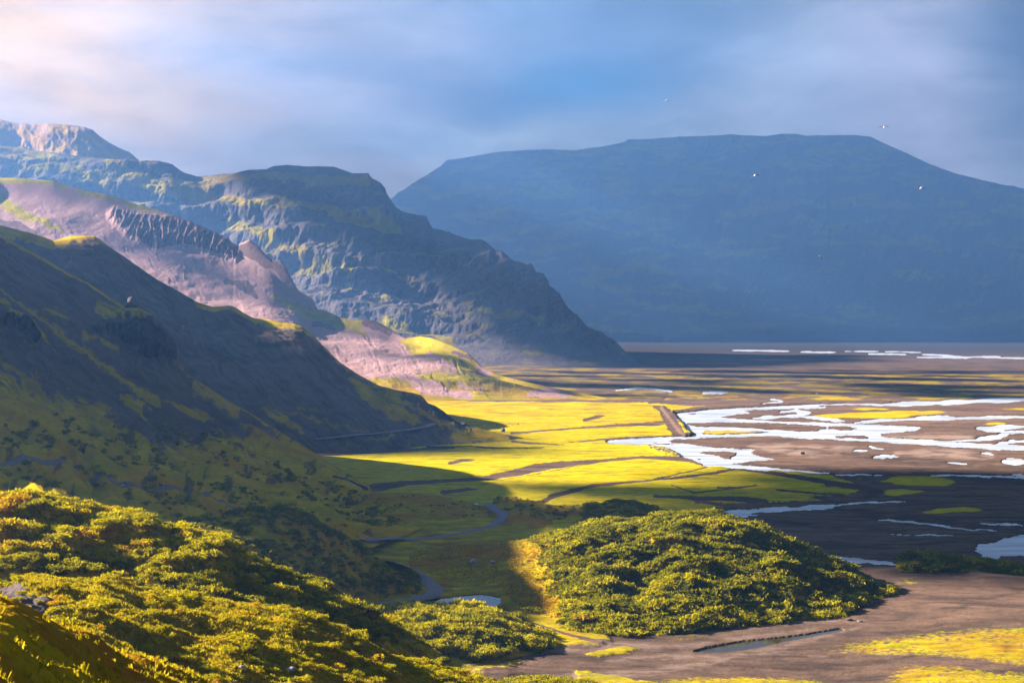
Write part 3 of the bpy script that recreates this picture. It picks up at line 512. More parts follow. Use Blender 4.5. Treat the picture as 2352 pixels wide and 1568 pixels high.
for q, w in (([610, 578, 700, 572, 800, 568, 900, 562, 960, 545, 880, 532, 800, 538], 3), ([900, 562, 1000, 575, 1100, 584, 1200, 596], 2.4), ([1260, 608, 1400, 595, 1600, 584, 1800, 580, 2000, 577, 2200, 570, 2352, 568, 2700, 566], 2.6), ([1640, 577, 1800, 566, 1900, 572], 2),
             ([870, 497, 1090, 491, 1300, 486, 1500, 491], 1.2), ([1400, 494, 1700, 482, 1900, 475, 2100, 466, 2352, 459, 2700, 450], 4), ([2700, 625, 2352, 630, 2250, 632, 2150, 640, 2060, 641, 2180, 655, 2230, 668, 2200, 690, 2050, 713, 1880, 728], 3.4), ([2700, 660, 2352, 664, 2240, 668], 2.6),
             ([2700, 720, 2352, 724, 2250, 728, 2180, 745], 2.6), ([340, 636, 500, 642, 700, 652, 850, 662], 1.6), ([1360, 755, 1400, 764, 1460, 777], [.5, 1.3, .5]), ([1380, 829, 1420, 824, 1470, 821, 1520, 824, 1560, 825], [.6, 2.2, 3, 2, .5]), ([1265, 786, 1300, 784, 1350, 785], [.4, 1.2, .4]), ([2230, 850, 2270, 858, 2352, 858, 2700, 870], [.5, 3.5, 5, 5]), ([2060, 800, 2100, 805, 2160, 812], [.4, 1.4, .4]), ([1860, 862, 2000, 868], 1),
             ([2250, 835, 2352, 846], 1.6), ([1720, 945, 1900, 943, 2100, 948, 2260, 951, 2352, 957, 2700, 970], 1.5), ([2260, 936, 2300, 938, 2352, 946], [.6, 2, 1.5]), ([1160, 936, 1460, 940], .9), ([400, 1186, 500, 1180, 700, 1163, 900, 1153, 1100, 1140, 1200, 1127], [2, 6, 5, 4.5, 3, 2]), ([1200, 1127, 1300, 1118, 1500, 1112, 1620, 1107], 1.5),
             ([1060, 1452, 1200, 1475, 1350, 1490, 1560, 1514], 3.4), ([1400, 1228, 1600, 1236, 1800, 1262, 2000, 1285, 2200, 1296], 1.2), ([2020, 1245, 2150, 1252, 2352, 1258], .9), ([1500, 1316, 1950, 1327], .8), ([500, 1195, 640, 1200], 1.6), ([700, 1392, 800, 1412], 2),
             ([480, 145, 700, 146, 880, 150], .9), ([920, 154, 1040, 156, 1160, 156], 1.1), ([1200, 151, 1500, 152, 1700, 158], .6), ([1350, 166, 1600, 171], 1.0), ([1700, 170, 1850, 178, 1960, 188, 1980, 195], 1.2), ([1650, 188, 1900, 190, 2060, 186, 2200, 192, 2500, 195], .9), ([2080, 184, 2200, 184], 1.0),
             ([-250, 400, -100, 385, 60, 400, 130, 408], 1.2), ([300, 420, 380, 412, 450, 413], 2.2), ([740, 455, 800, 468, 740, 478, 680, 492], .9), ([1005, 418, 1030, 418], .5)): Ws.append((cv(c6, q), w))
Wp.append(cv(c6, [2045, 1428, 2060, 1390, 2150, 1370, 2250, 1342, 2352, 1325, 2800, 1270, 2800, 1400, 2352, 1450, 2200, 1452, 2185, 1480, 2150, 1508, 2070, 1502, 2125, 1470, 2060, 1440]))
Ws.append((cv(c8, [890, 222, 1000, 232, 1080, 242, 1170, 252]), 1.9))
PondA = cv(c8, [640, 940, 700, 925, 900, 900, 1100, 880, 1240, 900, 1240, 950, 1180, 985, 1100, 975, 900, 975, 700, 960])
PondB = cv(c8, [1225, 985, 1290, 995, 1310, 1012, 1300, 1024, 1250, 1030, 1225, 1010])
PondC = cv(c9, [240, 1156, 330, 1130, 440, 1110, 560, 1088, 700, 1075, 850, 1058, 960, 1045, 1060, 1027, 1180, 1008, 1200, 1015, 1100, 1038, 980, 1060, 850, 1085, 700, 1120, 560, 1145, 450, 1162, 330, 1162])

def ground():
    nx, ny = 1700, 860
    px = np.concatenate([np.linspace(-2600, -60, 90, endpoint=False), np.linspace(-60, 2420, nx), np.linspace(2420, 4600, 90)[1:]])
    rows = np.concatenate([np.linspace(2600, 1640, 40, endpoint=False), np.linspace(1640, 760, ny, endpoint=False), HY + 80 * FL / np.linspace(gY(760), 14000, 20)])
    PX, R = np.meshgrid(px, rows); Yg = gY(R); X = (PX - CX) / FL * Yg
    sc = (R - HY) / 330.0                                        # nearer rows: wider jitter
    wx = PX + 12 * sc * fbm(X / 18, Yg / 26, 5, 401) + 6 * fbm(PX / 24, R / 5, 4, 402)
    wy = R + (2.6 * fbm(PX / 40, R / 9, 5, 403, .6) + .9 * fbm(PX / 13, R / 4, 4, 404)) * np.clip(sc, .35, 1.5)
    w = np.zeros(PX.shape)
    for q in Wp: w[inpoly(wx, wy, q)] = 1
    for q in Isl: w[inpoly(wx, wy, q)] = 0
    for q, ww in Ws:
        w = np.maximum(w, taper(wx, wy, q, ww))
    pond = np.zeros(PX.shape)
    for q in (PondA, PondB, PondC): pond[inpoly(PX, R + .8 * fbm(PX / 14, R / 6, 3, 9), q)] = 1
    w2 = np.maximum(w, pond)
    ws = blur(blur(w2, 1, 0), 1, 1)
    # land cover
    def poly(q, wxx=wx, wyy=wy): return inpoly(wxx, wyy, q).astype(float)
    n0 = fbm(X / 60, Yg / 90, 5, 411); n1 = fbm(PX / 60, R / 7, 5, 413); n2 = fbm(PX / 14, R / 3, 4, 415)
    field = poly([(-2600, 900), (1000, 921), (1300, 924), (1505, 925), (1505, 923)] + cv(c6, [0, 485, 200, 500, 330, 498, 100, 530, 110, 548, 150, 600, 190, 650, 245, 688, 200, 694, 0, 700, -180, 700, -310, 722, -180, 742, 0, 760, 80, 775, 180, 820, 60, 838, 200, 862, 330, 885, 500, 898, 560, 905, 620, 905, 900, 918, 1100, 935]) +
                 cv(c6, [1150, 960, 1330, 1010, 1180, 1008, 1080, 990, 1100, 1020, 1330, 1045, 1250, 1065, 1000, 1080, 1040, 1105, 900, 1112, 700, 1122, 450, 1125, 260, 1090, 200, 1105, 420, 1145, 330, 1168, 200, 1200]) + [(1500, 1700), (-2600, 1700)])
    g = field * (1.0 + .35 * n1)
    for q in ([960, 572, 1050, 555, 1200, 545, 1500, 535, 1800, 532, 1890, 540, 1750, 555, 1600, 562, 1620, 575, 1400, 580, 1100, 578], [1200, 520, 1300, 512, 1450, 513, 1560, 523, 1300, 527], [2080, 520, 2352, 512, 2800, 505, 2800, 520, 2352, 524], [2050, 615, 2200, 605, 2250, 615, 2150, 625],
              [1410, 980, 1560, 945, 1700, 950, 1850, 955, 1930, 990, 1850, 1012, 1700, 1015, 1560, 1000], [1420, 1060, 1470, 1035, 1600, 1035, 1770, 1040, 1640, 1062, 1500, 1075], [1700, 1185, 1850, 1150, 1950, 1145, 2130, 1168, 1950, 1178, 1780, 1190],
              [1250, 965, 1320, 955, 1340, 965], [290, 676, 330, 660, 600, 661, 700, 666, 400, 679]):
        g = np.maximum(g, blur(blur(poly(cv(c6, q)), 2, 0), 6, 1) * (1.0 + .5 * n1))
    far = sst(924, 918, R + 2 * n1) * sst(790, 830, R)
    g = np.maximum(g, far * (.42 + .5 * n1 + .3 * n0) * np.where(R < 860, sst(2300, 1500, PX + 6 * (R - 860) * -4) * .8 + .2, 1))
    # near flats on the right
    nr = 0 * g
    for q in ([0, 1072, 150, 1060, 400, 1020, 560, 995, 750, 988, 700, 1005, 560, 1030, 400, 1060, 200, 1100, 0, 1120], [850, 1170, 1100, 1120, 1400, 1080, 1700, 1045, 2000, 1030, 2352, 1035, 2900, 1000, 2900, 1400, 2352, 1310, 2100, 1250, 1800, 1215, 1500, 1195, 1250, 1185, 1000, 1170],
              [1480, 1290, 1600, 1255, 1900, 1280, 2200, 1320, 2352, 1335, 2800, 1420, 2800, 1500, 1500, 1500], [1250, 1235, 1300, 1210, 1450, 1225, 1560, 1245, 1480, 1262], [0, 1335, 300, 1320, 700, 1325, 1050, 1335, 1150, 1460, 0, 1460],
              [1310, 910, 1450, 880, 1650, 850, 1650, 875, 1500, 910, 1380, 935], [1500, 740, 1520, 690, 1600, 670, 1720, 690, 1750, 735, 1600, 750]): nr = np.maximum(nr, blur(blur(poly(cv(c9, q), PX + 40 * n1, R + 9 * fbm(X / 12, Yg / 12, 4, 7)), 9, 0), 26, 1)); nr = blur(blur(nr, 5, 0), 12, 1)
    nr = np.maximum(nr, blur(poly(cv(c8, [-700, 500, 300, 500, 1330, 700, 1330, 950, 1550, 1000, 1900, 1150, 2100, 1230, 1900, 1265, 1650, 1270, 1400, 1300, 1100, 1310, 1000, 1360, 1400, 1360, 1400, 1400, 900, 1500, -700, 1500])), 3, 0))
    nr = np.maximum(nr, poly(cv(c8, [1800, 1330, 1950, 1300, 2150, 1270, 2260, 1285, 2100, 1320, 1900, 1345])))
    nr = np.maximum(nr, poly(cv(c8, [1820, 1440, 2000, 1470, 2352, 1530, 2400, 1700, 1800, 1700])))
    right = (R > 1300) & (PX > np.interp(R, [1300, 1420, 1470], [1180, 1170, 1020]))
    g = np.where(right, nr * (.66 + .3 * n2 + .3 * n0), np.maximum(g, nr))
    # gravel tracks and dry channels across the fields
    gv = 0 * g; dk = 0 * g
    sx, sy_ = PX + 4 * n1, R + 1.0 * n2
    for q, ww, d in ((cv(c5, [300, 895, 500, 865, 800, 850, 1000, 835, 1200, 800, 1350, 765, 1500, 745, 1750, 722, 2000, 700, 2352, 715]), [10, 5, 3.5, 5, 8, 9, 7, 3.5, 3, 6], 0), (cv(c5, [1420, 760, 1500, 745, 1600, 740]), [6, 8, 2], 0), (cv(c5, [780, 740, 850, 722, 940, 718]), [3, 4, 1], 0),
                     (cv(c5, [1350, 995, 1450, 945, 1600, 905, 1700, 880, 1900, 862, 2100, 845, 2352, 825]), [5, 4.6, 4.4, 4, 2.4, 1.6, 1.5], .5), (cv(c6, [0, 970, 200, 955, 400, 930, 510, 905, 560, 905, 700, 922, 900, 955, 1100, 990, 1300, 1020, 1420, 1050, 1350, 1080]), [1.5, 2, 2.5, 3, 4, 4.5, 4.5, 5, 6, 7, 6], .6),
                     (cv(c6, [0, 968, 120, 945, 260, 912, 340, 892]), 1.1, .5), (cv(c5, [1540, 605, 1750, 585, 1900, 575, 2100, 570, 2352, 558]), [.8, 1.6, 2.2, 2.4, 3], .5), (cv(c5, [1180, 545, 1500, 520, 1850, 495, 2100, 485, 2180, 470]), [2.4, 1.6, 3, 4.5, 3], 0), (cv(c5, [1650, 462, 1720, 440, 1760, 434]), [4, 4, 1.5], 0),
                     (cv(c5, [2080, 375, 2130, 385, 2170, 430, 2200, 490, 2240, 550]), [2, 6, 9, 9, 8], 0), (cv(c5, [2050, 352, 2120, 345, 2160, 310, 2170, 280]), [2, 1.8, 1.5, 1], 0), (cv(c5, [740, 925, 900, 905, 960, 905]), [5, 3, 1.5], .1), (cv(c5, [-700, 690, 0, 668, 500, 655, 800, 640]), [12, 8, 4, 2], 0),
                     (cv(c5, [640, 635, 900, 630, 1050, 640, 1380, 640]), [2, 1, 2, 1], .8), (cv(c5, [450, 880, 1000, 870, 1900, 700, 2300, 690]), [0, .5, .5, .5], .2), (cv(c5, [1180, 600, 1300, 612, 1500, 620]), [2.4, 2, 1], 0),
                     (cv(c6, [640, 1010, 420, 1040, 250, 1060, 100, 1010]), [1.5, 2, 1.4, 1], .2), (cv(c6, [0, 1080, 300, 1092, 560, 1100, 700, 1110]), [3, 4, 6, 4], .3), (cv(c6, [780, 1040, 1000, 1060, 1200, 1070]), 2.4, .4), (cv(c6, [400, 1025, 530, 1025]), 2, .4),
                     (cv(c8, [1330, 1060, 1500, 1120, 1700, 1190, 1900, 1240, 2100, 1250]), [1.5, 1.8, 2, 4, 6], 0), (cv(c9, [850, 1165, 1100, 1185, 1250, 1195, 1500, 1205, 1750, 1225, 2000, 1280, 2352, 1310, 2800, 1390]), [2, 2, 3, 4, 5, 5, 6, 6], .1)):
        s_ = stroke(sx, sy_, q, [v + .01 for v in ww] if hasattr(ww, '__len__') else ww, 1.2, .6 if R is not None else 1)
        gv = np.maximum(gv, s_); dk = np.maximum(dk, s_ * d)
    g = g * (1 - gv)
    # darker damp streaks
    damp = 0 * g; hollow_m = sst(1150, 1175, R) * sst(1420, 1390, R) * sst(1250, 1180, PX)
    for q, ww in ((cv(c6, [1200, 800, 1500, 850, 2352, 900]), 8), (cv(c6, [500, 880, 1200, 930, 1700, 930, 2352, 985]), 9), (cv(c6, [1000, 1105, 1400, 1200, 1900, 1260, 2352, 1265]), 10), (cv(c6, [700, 1230, 1200, 1285, 1600, 1300]), 7), (cv(c9, [1400, 930, 1550, 925, 1720, 920]), [1, 2.5, 1]),
                  (cv(c9, [1240, 910, 1400, 850, 1500, 845]), [7, 6, 2]), (cv(c9, [1880, 920, 2000, 860, 2150, 830, 2352, 770]), [4, 8, 6, 4]), (cv(c9, [1050, 1210, 1200, 1250]), 3), (cv(c6, [960, 800, 1100, 790, 1280, 775]), [2, 2.4, 1.5])):
        damp = np.maximum(damp, stroke(wx, wy + 3 * n1, q, ww, 6) * sst(-.25, .45, n1 + .3))
    dk = np.maximum(dk, damp * .65)
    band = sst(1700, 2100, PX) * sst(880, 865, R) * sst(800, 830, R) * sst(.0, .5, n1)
    dk = np.maximum(dk, sst(924, 900, R) * sst(1560, 1500, R * 0 + 0 + R) * (.35 + .35 * n1)); dk = np.maximum(dk, hollow_m * (.25 + .5 * n1)); dk = np.maximum(dk, sst(1400, 1450, R) * (.30 + .35 * n1)); dk = np.maximum(dk, field * .45 * sst(.12, .45, fbm(PX / 110, R / 2.6, 4, 441))); dk = np.maximum(dk, np.maximum(band * .6, sst(838, 800, R) * 1.0))  # shade painted into the colour of far plain, far strip and hollow
    rim = np.clip(blur(blur(w2, 3, 0), 5, 1) - ws, 0, 1) * 1.2
    dk = np.clip(np.maximum(dk, rim * .8), 0, 1)
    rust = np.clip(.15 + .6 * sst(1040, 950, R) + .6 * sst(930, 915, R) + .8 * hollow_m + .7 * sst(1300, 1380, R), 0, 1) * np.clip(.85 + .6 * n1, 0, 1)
    pale = 0 * g
    for q, ww in ((cv(c9, [-700, 1345, -300, 1310, 0, 1285, 300, 1235, 700, 1145, 1000, 1082, 1200, 1032, 1360, 985]), [9, 8, 7, 6, 5, 3, 2.5, 1.5]), (cv(c9, [0, 1125, 250, 1120, 500, 1075, 800, 1040, 1100, 1005]), [4, 4, 3, 3, 2]), (cv(c9, [-300, 1210, 0, 1190, 400, 1195, 800, 1165, 1100, 1190]), [6, 6, 5, 3, 2]),
                  (cv(c9, [800, 970, 1000, 960, 1230, 975]), [2, 3, 2]), (cv(c6, [620, 760, 800, 770, 1000, 790, 1250, 775]), [5, 12, 14, 6]), (cv(c6, [1550, 810, 1800, 800, 2100, 820]), [6, 10, 8]), (cv(c6, [1480, 700, 1700, 690, 2000, 700]), [4, 8, 6]), (cv(c8, [1150, 1370, 1600, 1290, 2000, 1260, 2352, 1265]), [4, 8, 8, 6])):
        pale = np.maximum(pale, stroke(wx, wy, q, [v + .01 for v in ww] if hasattr(ww, '__len__') else ww, 5, .6) * .8 * sst(-.5, .3, n1))
    # relief
    nr = blur(blur(nr, 2, 0), 4, 1); z = .32 + .025 * n2 * np.clip(sc, .3, 2) + .22 * n0
    z = z + .5 * nr * np.clip(n0 + .4, 0, 1.2) * sst(1180, 1260, PX) * sst(1300, 1360, R)
    z = z + sst(1230, 1200, R) * sst(.1, .9, blur(blur(field * (1 - gv), 2, 0), 3, 1)) * (.35 + .25 * n1)                         # turf stands a little above the gravel
    emb = stroke(PX, R, cv(c5, [2140, 385, 2190, 430, 2240, 490, 2290, 545, 2310, 556]), [4, 8, 10, 9, 6], 4)   # causeway of bulldozed gravel
    dyke = stroke(PX, R, cv(c6, [110, 540, 350, 512, 660, 495, 1000, 485, 1500, 475]), [3, 3, 3, 2, 1], 2)
    spit = stroke(PX, R, cv(c6, [-80, 755, 20, 785, 80, 800, 150, 818]), [2, 8, 9, 3], 4)
    z = z + emb * 1.3 + dyke * 1.0 + spit * 1.3 * (.7 + .5 * n2)
    g = np.where(spit > .3, np.maximum(g, .55), g); g = np.where(dyke * (1 - field) > .4, .25, g)
    bank = stroke(PX, R, cv(c9, [1290, 650, 1500, 650, 1900, 642, 2100, 690, 2352, 712, 2700, 740]), [5, 7, 9, 8, 6, 6], 7)
    z = z + bank * 1.6 * (R > 1290)
    hollow = sst(1240, 1330, R) * sst(1240, 1150, PX)
    z = z + hollow * (fbm(X / 20, Yg / 20, 4, 431) * 1.2 + .6) * (1 - blur(blur(pond, 12, 0), 20, 1) * 2).clip(0, 1)
    z = z + sst(1150, 1200, R) * sst(1600, 1500, PX) * sst(1300, 1240, R) * 1.0 * (1 - blur(w, 4, 0))
    fan = sst(1345, 1420, R) * sst(1900, 2300, PX); z = z + fan * 1.2
    z = z * (1 - ws) + ws * np.where(pond > 0, -.35, -1.1)
    z = np.where((R < 800) | (Yg < 150), np.where(ws > .5, z, .3), z)
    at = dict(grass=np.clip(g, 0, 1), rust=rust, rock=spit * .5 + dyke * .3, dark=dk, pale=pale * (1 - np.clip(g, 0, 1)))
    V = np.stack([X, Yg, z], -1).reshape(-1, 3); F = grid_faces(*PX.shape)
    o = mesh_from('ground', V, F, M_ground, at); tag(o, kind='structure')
    LAYERS['ground'] = dict(V=V, F=F, shape=PX.shape, X=X, Y=Yg, z=z, px=PX, py=R)
ground()

def flat(name, pts, z, mat, label=None, kind='structure'):
    V = [(x, y, z) for x, y in pts]; me = bpy.data.meshes.new(name); me.from_pydata(V, [], [list(range(len(V)))]); me.materials.append(mat)
    o = bpy.data.objects.new(name, me); C.objects.link(o); tag(o, label, None, None, kind); return o
def pl(px, py): return P(px, py)[:2]
flat('river', [pl(1385, 1030), pl(1385, 788), pl(4500, 788), pl(4500, 1345), pl(1640, 1345), pl(1640, 1200), pl(1520, 1070)], 0.0, M_river)
flat('stream', [pl(1020, 1168), pl(1020, 1140), pl(1140, 1140), pl(1140, 1168)], 0.0, M_river)
flat('pond', [pl(940, 1405), pl(940, 1350), pl(1172, 1350), pl(1172, 1398), pl(1100, 1405)], 0.0, M_pond)
flat('pond', [pl(1135, 1420), pl(1135, 1390), pl(1180, 1390), pl(1180, 1420)], 0.004, M_pond)
flat('pond', [pl(1560, 1510), pl(1560, 1432), pl(1960, 1432), pl(1960, 1510)], 0.0, M_pond)

# ------------------------------------------------------------------ ray helper on everything solid
_V, _F, off = [], [], 0
for nm, L in LAYERS.items():
    if nm.startswith(('far_', 'mountain', 'scree')): continue
    v, f = L['V'], L['F']
    if nm == 'ground':
        nr_, nc_ = L['shape']; g3 = v.reshape(nr_, nc_, 3)[::2, ::2]; v = g3.reshape(-1, 3); f = grid_faces(*g3.shape[:2])
        cy_ = v[f].mean(axis=1); f = f[(cy_[:, 1] < 1700) & (cy_[:, 1] > 250) & (np.abs(cy_[:, 0]) < 700)]
    _V.append(v); _F.append(f + off); off += len(v)
BV = BVHTree.FromPolygons(np.concatenate(_V).tolist(), np.concatenate(_F).tolist(), all_triangles=False); del _V, _F
EYE = Vector((0, 0, H))
def hit(px, py):
    d = Vector(((px - CX) / FL, 1, -(py - HY) / FL)).normalized(); r = BV.ray_cast(EYE + d * 3, d, 20000); return r[0]
def drop(x, y, top=1500):
    r = BV.ray_cast(Vector((x, y, top)), Vector((0, 0, -1)), 4000); return r[0], r[1]

# ------------------------------------------------------------------ roads laid over the relief
def road(name, pts, width, mat, n=90, lift=.10):
    w = [hit(*p) for p in pts]; w = [q for q in w if q is not None]; A = np.array([tuple(q) for q in w])
    L = np.concatenate([[0], np.cumsum(np.hypot(*np.diff(A[:, :2], axis=0).T))]); s = np.linspace(0, L[-1], n)
    cx, cy = np.interp(s, L, A[:, 0]), np.interp(s, L, A[:, 1])
    for _ in range(6): cx[1:-1] = (cx[:-2] + cx[1:-1] * 2 + cx[2:]) / 4; cy[1:-1] = (cy[:-2] + cy[1:-1] * 2 + cy[2:]) / 4
    tx, ty = np.gradient(cx), np.gradient(cy); l = np.hypot(tx, ty) + 1e-9; nx_, ny_ = -ty / l, tx / l
    K = 7; V = np.zeros((n, K, 3))
    for j, u in enumerate(np.linspace(-.5, .5, K)):
        for i in range(n):
            x, y = cx[i] + nx_[i] * u * width, cy[i] + ny_[i] * u * width; h, _n = drop(x, y); V[i, j] = (x, y, h.z if h else 0)
    zc = V[:, :, 2].max(axis=1)
    for _ in range(8): zc[1:-1] = np.maximum(zc[1:-1], (zc[:-2] + zc[2:]) / 2)
    V[:, :, 2] = zc[:, None] + lift; V[:, 0, 2] -= .5; V[:, -1, 2] -= .5; V[:, 3, 2] += .07
    return tag(mesh_from(name, V.reshape(-1, 3), grid_faces(n, K), mat), kind='structure')
road('road', [(1120, 1166), (1135, 1172), (1152, 1178), (1161, 1186), (1150, 1198), (1120, 1210), (1080, 1220), (1030, 1229), (980, 1236), (900, 1242), (860, 1243), (832, 1243)], 5.2, M_road)
road('road', [(890, 1300), (915, 1306), (940, 1315), (965, 1328), (988, 1340), (1002, 1352), (996, 1363), (975, 1371), (945, 1377), (905, 1383), (872, 1387)], 5.6, M_road)
road('road', [(722, 1010), (753, 1007), (807, 1001), (897, 992), (954, 987), (983, 980), (995, 974)], 5.5, M_road, n=120)

# ------------------------------------------------------------------ shrubs
def leaf_cloud(n, sz, seed, flat_=.75):
    """unit-size bush: leaf sprays on the surface of several lobes"""
    r = np.random.default_rng(seed); nl = 6
    cen = np.stack([r.uniform(-.42, .42, nl), r.uniform(-.42, .42, nl), r.uniform(.22, .60, nl)], 1); rad = r.uniform(.24, .42, nl)
    k = r.integers(0, nl, n); d = r.normal(size=(n, 3)); d[:, 2] = np.abs(d[:, 2]) * .9 + d[:, 2] * .1; d /= np.linalg.norm(d, axis=1)[:, None]
    p = cen[k] + d * rad[k][:, None] * r.uniform(.6, 1.3, n)[:, None] * np.array([1, 1, flat_]); p[:, 2] = np.maximum(p[:, 2], .02)
    nn = d + r.normal(size=(n, 3)) * .55; nn /= np.linalg.norm(nn, axis=1)[:, None]
    up = np.array([0, 0, 1.]) + r.normal(size=(n, 3)) * .6
    a = np.cross(nn, up); a /= np.linalg.norm(a, axis=1)[:, None] + 1e-9; b = np.cross(nn, a)
    s = (sz * r.uniform(.6, 1.4, n))[:, None]; b = b * 1.5
    V = np.stack([p - a * s * .5, p - b * s, p + a * s * .5, p + b * s], 1)      # diamond-shaped spray
    return V, r.uniform(-.12, .12, n)
BUSH = {lod: [leaf_cloud(n, sz, 900 + lod * 10 + i) for i in range(5)] for lod, (n, sz) in enumerate(((300, .085), (110, .13), (70, .16)))}
def scrub(name, pts, hts, lod, label, tint, mat=M_leaf, kind='stuff', spread=1.15):
    """pts (n,3) feet, hts heights; one mesh"""
    Vs, Ts = [], []; r = np.random.default_rng(len(pts) + 5)
    for i in range(5):
        sel = np.arange(len(pts)) % 5 == i
        if not sel.any(): continue
        B, bt = BUSH[lod][i]; p = pts[sel]; h = hts[sel]; m = len(p); a = r.uniform(0, 6.283, m); w = h * spread * r.uniform(.8, 1.35, m)
        x = B[..., 0][None] * w[:, None, None]; y = B[..., 1][None] * w[:, None, None]; z = B[..., 2][None] * h[:, None, None]
        ca, sa = np.cos(a)[:, None, None], np.sin(a)[:, None, None]
        V = np.stack([x * ca - y * sa + p[:, 0][:, None, None], x * sa + y * ca + p[:, 1][:, None, None], z + p[:, 2][:, None, None] - .1], -1)
        Vs.append(V.reshape(-1, 3)); Ts.append(np.repeat((tint[sel][:, None] + bt[None]).ravel(), 4))
    V = np.concatenate(Vs); F = np.arange(len(V)).reshape(-1, 4)
    o = mesh_from(name, V, F, mat, dict(tint=np.concatenate(Ts)), smooth=False); tag(o, label, None, None, kind); return o
def scatter_on(layer, n, tlo, thi, dens, seed):
    """random feet on a relief, kept where dens(px,py,x,Y) > random; even in ground area"""
    L = LAYERS[layer] if isinstance(layer, str) else layer; r = np.random.default_rng(seed)
    nr, nc = L['X'].shape; X, Y, Z, T = L['X'], L['Y'], L['z'], L['t']
    A = np.zeros((nr - 1, nc - 1)); dy = np.abs(Y[1:, :-1] - Y[:-1, :-1]); dx = np.abs(X[:-1, 1:] - X[:-1, :-1]); A = dx * dy
    A[(T[:-1, :-1] < tlo) | (T[:-1, :-1] > thi)] = 0; c = np.cumsum(A.ravel()); k = np.searchsorted(c, r.uniform(0, c[-1], n)); i, j = np.divmod(k, nc - 1)
    u, v = r.uniform(0, 1, n), r.uniform(0, 1, n)
    def b(G): return (G[i, j] * (1 - u) * (1 - v) + G[i, j + 1] * u * (1 - v) + G[i + 1, j] * (1 - u) * v + G[i + 1, j + 1] * u * v)
    x, y, z, px, py = b(X), b(Y), b(Z), b(L['px']), b(L['py'])
    keep = r.uniform(0, 1, n) < dens(px, py, x, y); return np.stack([x, y, z], 1)[keep], px[keep], py[keep]
def clump(x, y, sc, s): return fbm(x / sc, y / sc, 4, s)
def add_scrub(name, layer, n, tlo, thi, dens, seed, hlo, hhi, lod, label, tint0=.35, keep_tint=None):
    p, px, py = scatter_on(layer, n, tlo, thi, dens, seed); r = np.random.default_rng(seed + 1)
    c = clump(p[:, 0], p[:, 1], 7 if lod else 4.5, seed + 2) + .35 * r.normal(size=len(p))
    h = r.uniform(hlo, hhi, len(p)) * np.clip(1 + .55 * c, .4, 1.8)
    t = tint0 + .38 * clump(p[:, 0], p[:, 1], 11, seed + 77) + .25 * c + r.normal(size=len(p)) * .12
    if keep_tint is not None: t = t + keep_tint(px, py)
    return scrub(name, p, h, lod, label, t)
# foreground willow ridge
add_scrub('scrub_thicket', 'scrub_ridge', 6500, .25, 2.12, lambda px, py, x, y: np.where(px < -500, .0, .95) * sst(1500, 1440, py) * (clump(x, y, 8, 5) > -.55), 1001, .6, 1.7, 0,
          'bright yellow-green willow thicket covering the upper foreground ridge', .42, lambda px, py: .25 * sst(1350, 1250, py) - .2 * sst(400, 900, px))
add_scrub('scrub_thicket', 'heath_ridge', 5200, .5, 2.1, lambda px, py, x, y: np.where(px < -300, 0, 1) * np.where(clump(x, y, 7, 15) > .12, .9, .05) * np.where(px < 330, .35, 1), 1011, .25, .95, 0,
          'low golden and orange scrub over the sunlit lower foreground ridge', .58, lambda px, py: .1 * sst(900, 400, px))
# mounds
add_scrub('scrub_thicket', 'scrub_mound', 17000, .05, 2.08, lambda px, py, x, y: np.where(px < 1290, sst(1230, 1300, px + (py - 1300) * -.35) * .9, .95) * (clump(x, y, 9, 25) > -.6), 1021, .7, 1.9, 1,
          'dense green and golden scrub covering the big mound beside the gravel flats', .16, lambda px, py: .15 * sst(1300, 1420, py))
add_scrub('scrub_thicket', 'scrub_mound.001', 2300, .15, 2.15, lambda px, py, x, y: 1.0 * (px > 770) * (px < 1270) * np.where(clump(x, y, 9, 35) > -.35, 1, .2), 1031, .9, 2.5, 0,
          'bushy green thicket in the hollow between the foreground ridge and the scrub mound', .4)
add_scrub('scrub_thicket', 'scrub_hill', 3000, .3, 2.1, lambda px, py, x, y: np.where(clump(x, y, 14, 45) > -.1, .75, .2) * (px < 965), 1041, .5, 1.7, 1, 'dark scrub on the shaded hill left of the winding road', .2)
add_scrub('scrub_thicket', 'scrub_bank', 2200, .2, 2.3, lambda px, py, x, y: 1.0 * (px > 2062) * (px < 2600), 1051, .8, 2.0, 1, 'dark olive scrub along the low bank at the edge of the gravel', .15)
add_scrub('scrub_thicket', 'grassy_knoll.001', 2200, 1.0, 2.2, lambda px, py, x, y: np.where(px > 1340, .8, .12) * (py < 1215), 1061, .5, 1.5, 1, 'dark low bushes on the long shaded knoll before the bright field', .2)
add_scrub('scrub_thicket', 'grassy_knoll', 900, .3, 2.0, lambda px, py, x, y: 1.0 * (clump(x, y, 12, 51) > .15), 1066, .3, .9, 2, 'scattered dark bushes on the grassy knoll inside the road bend', .15)
add_scrub('scrub_thicket', 'hillside.001', 9000, .3, 2.2, lambda px, py, x, y: np.where(clump(x, y, 22, 55) > .12, .7, .05) * sst(930, 1030, py) * (px > -80), 1071, .5, 1.8, 2, 'patches of low dark scrub across the foot of the left hillside', .2)

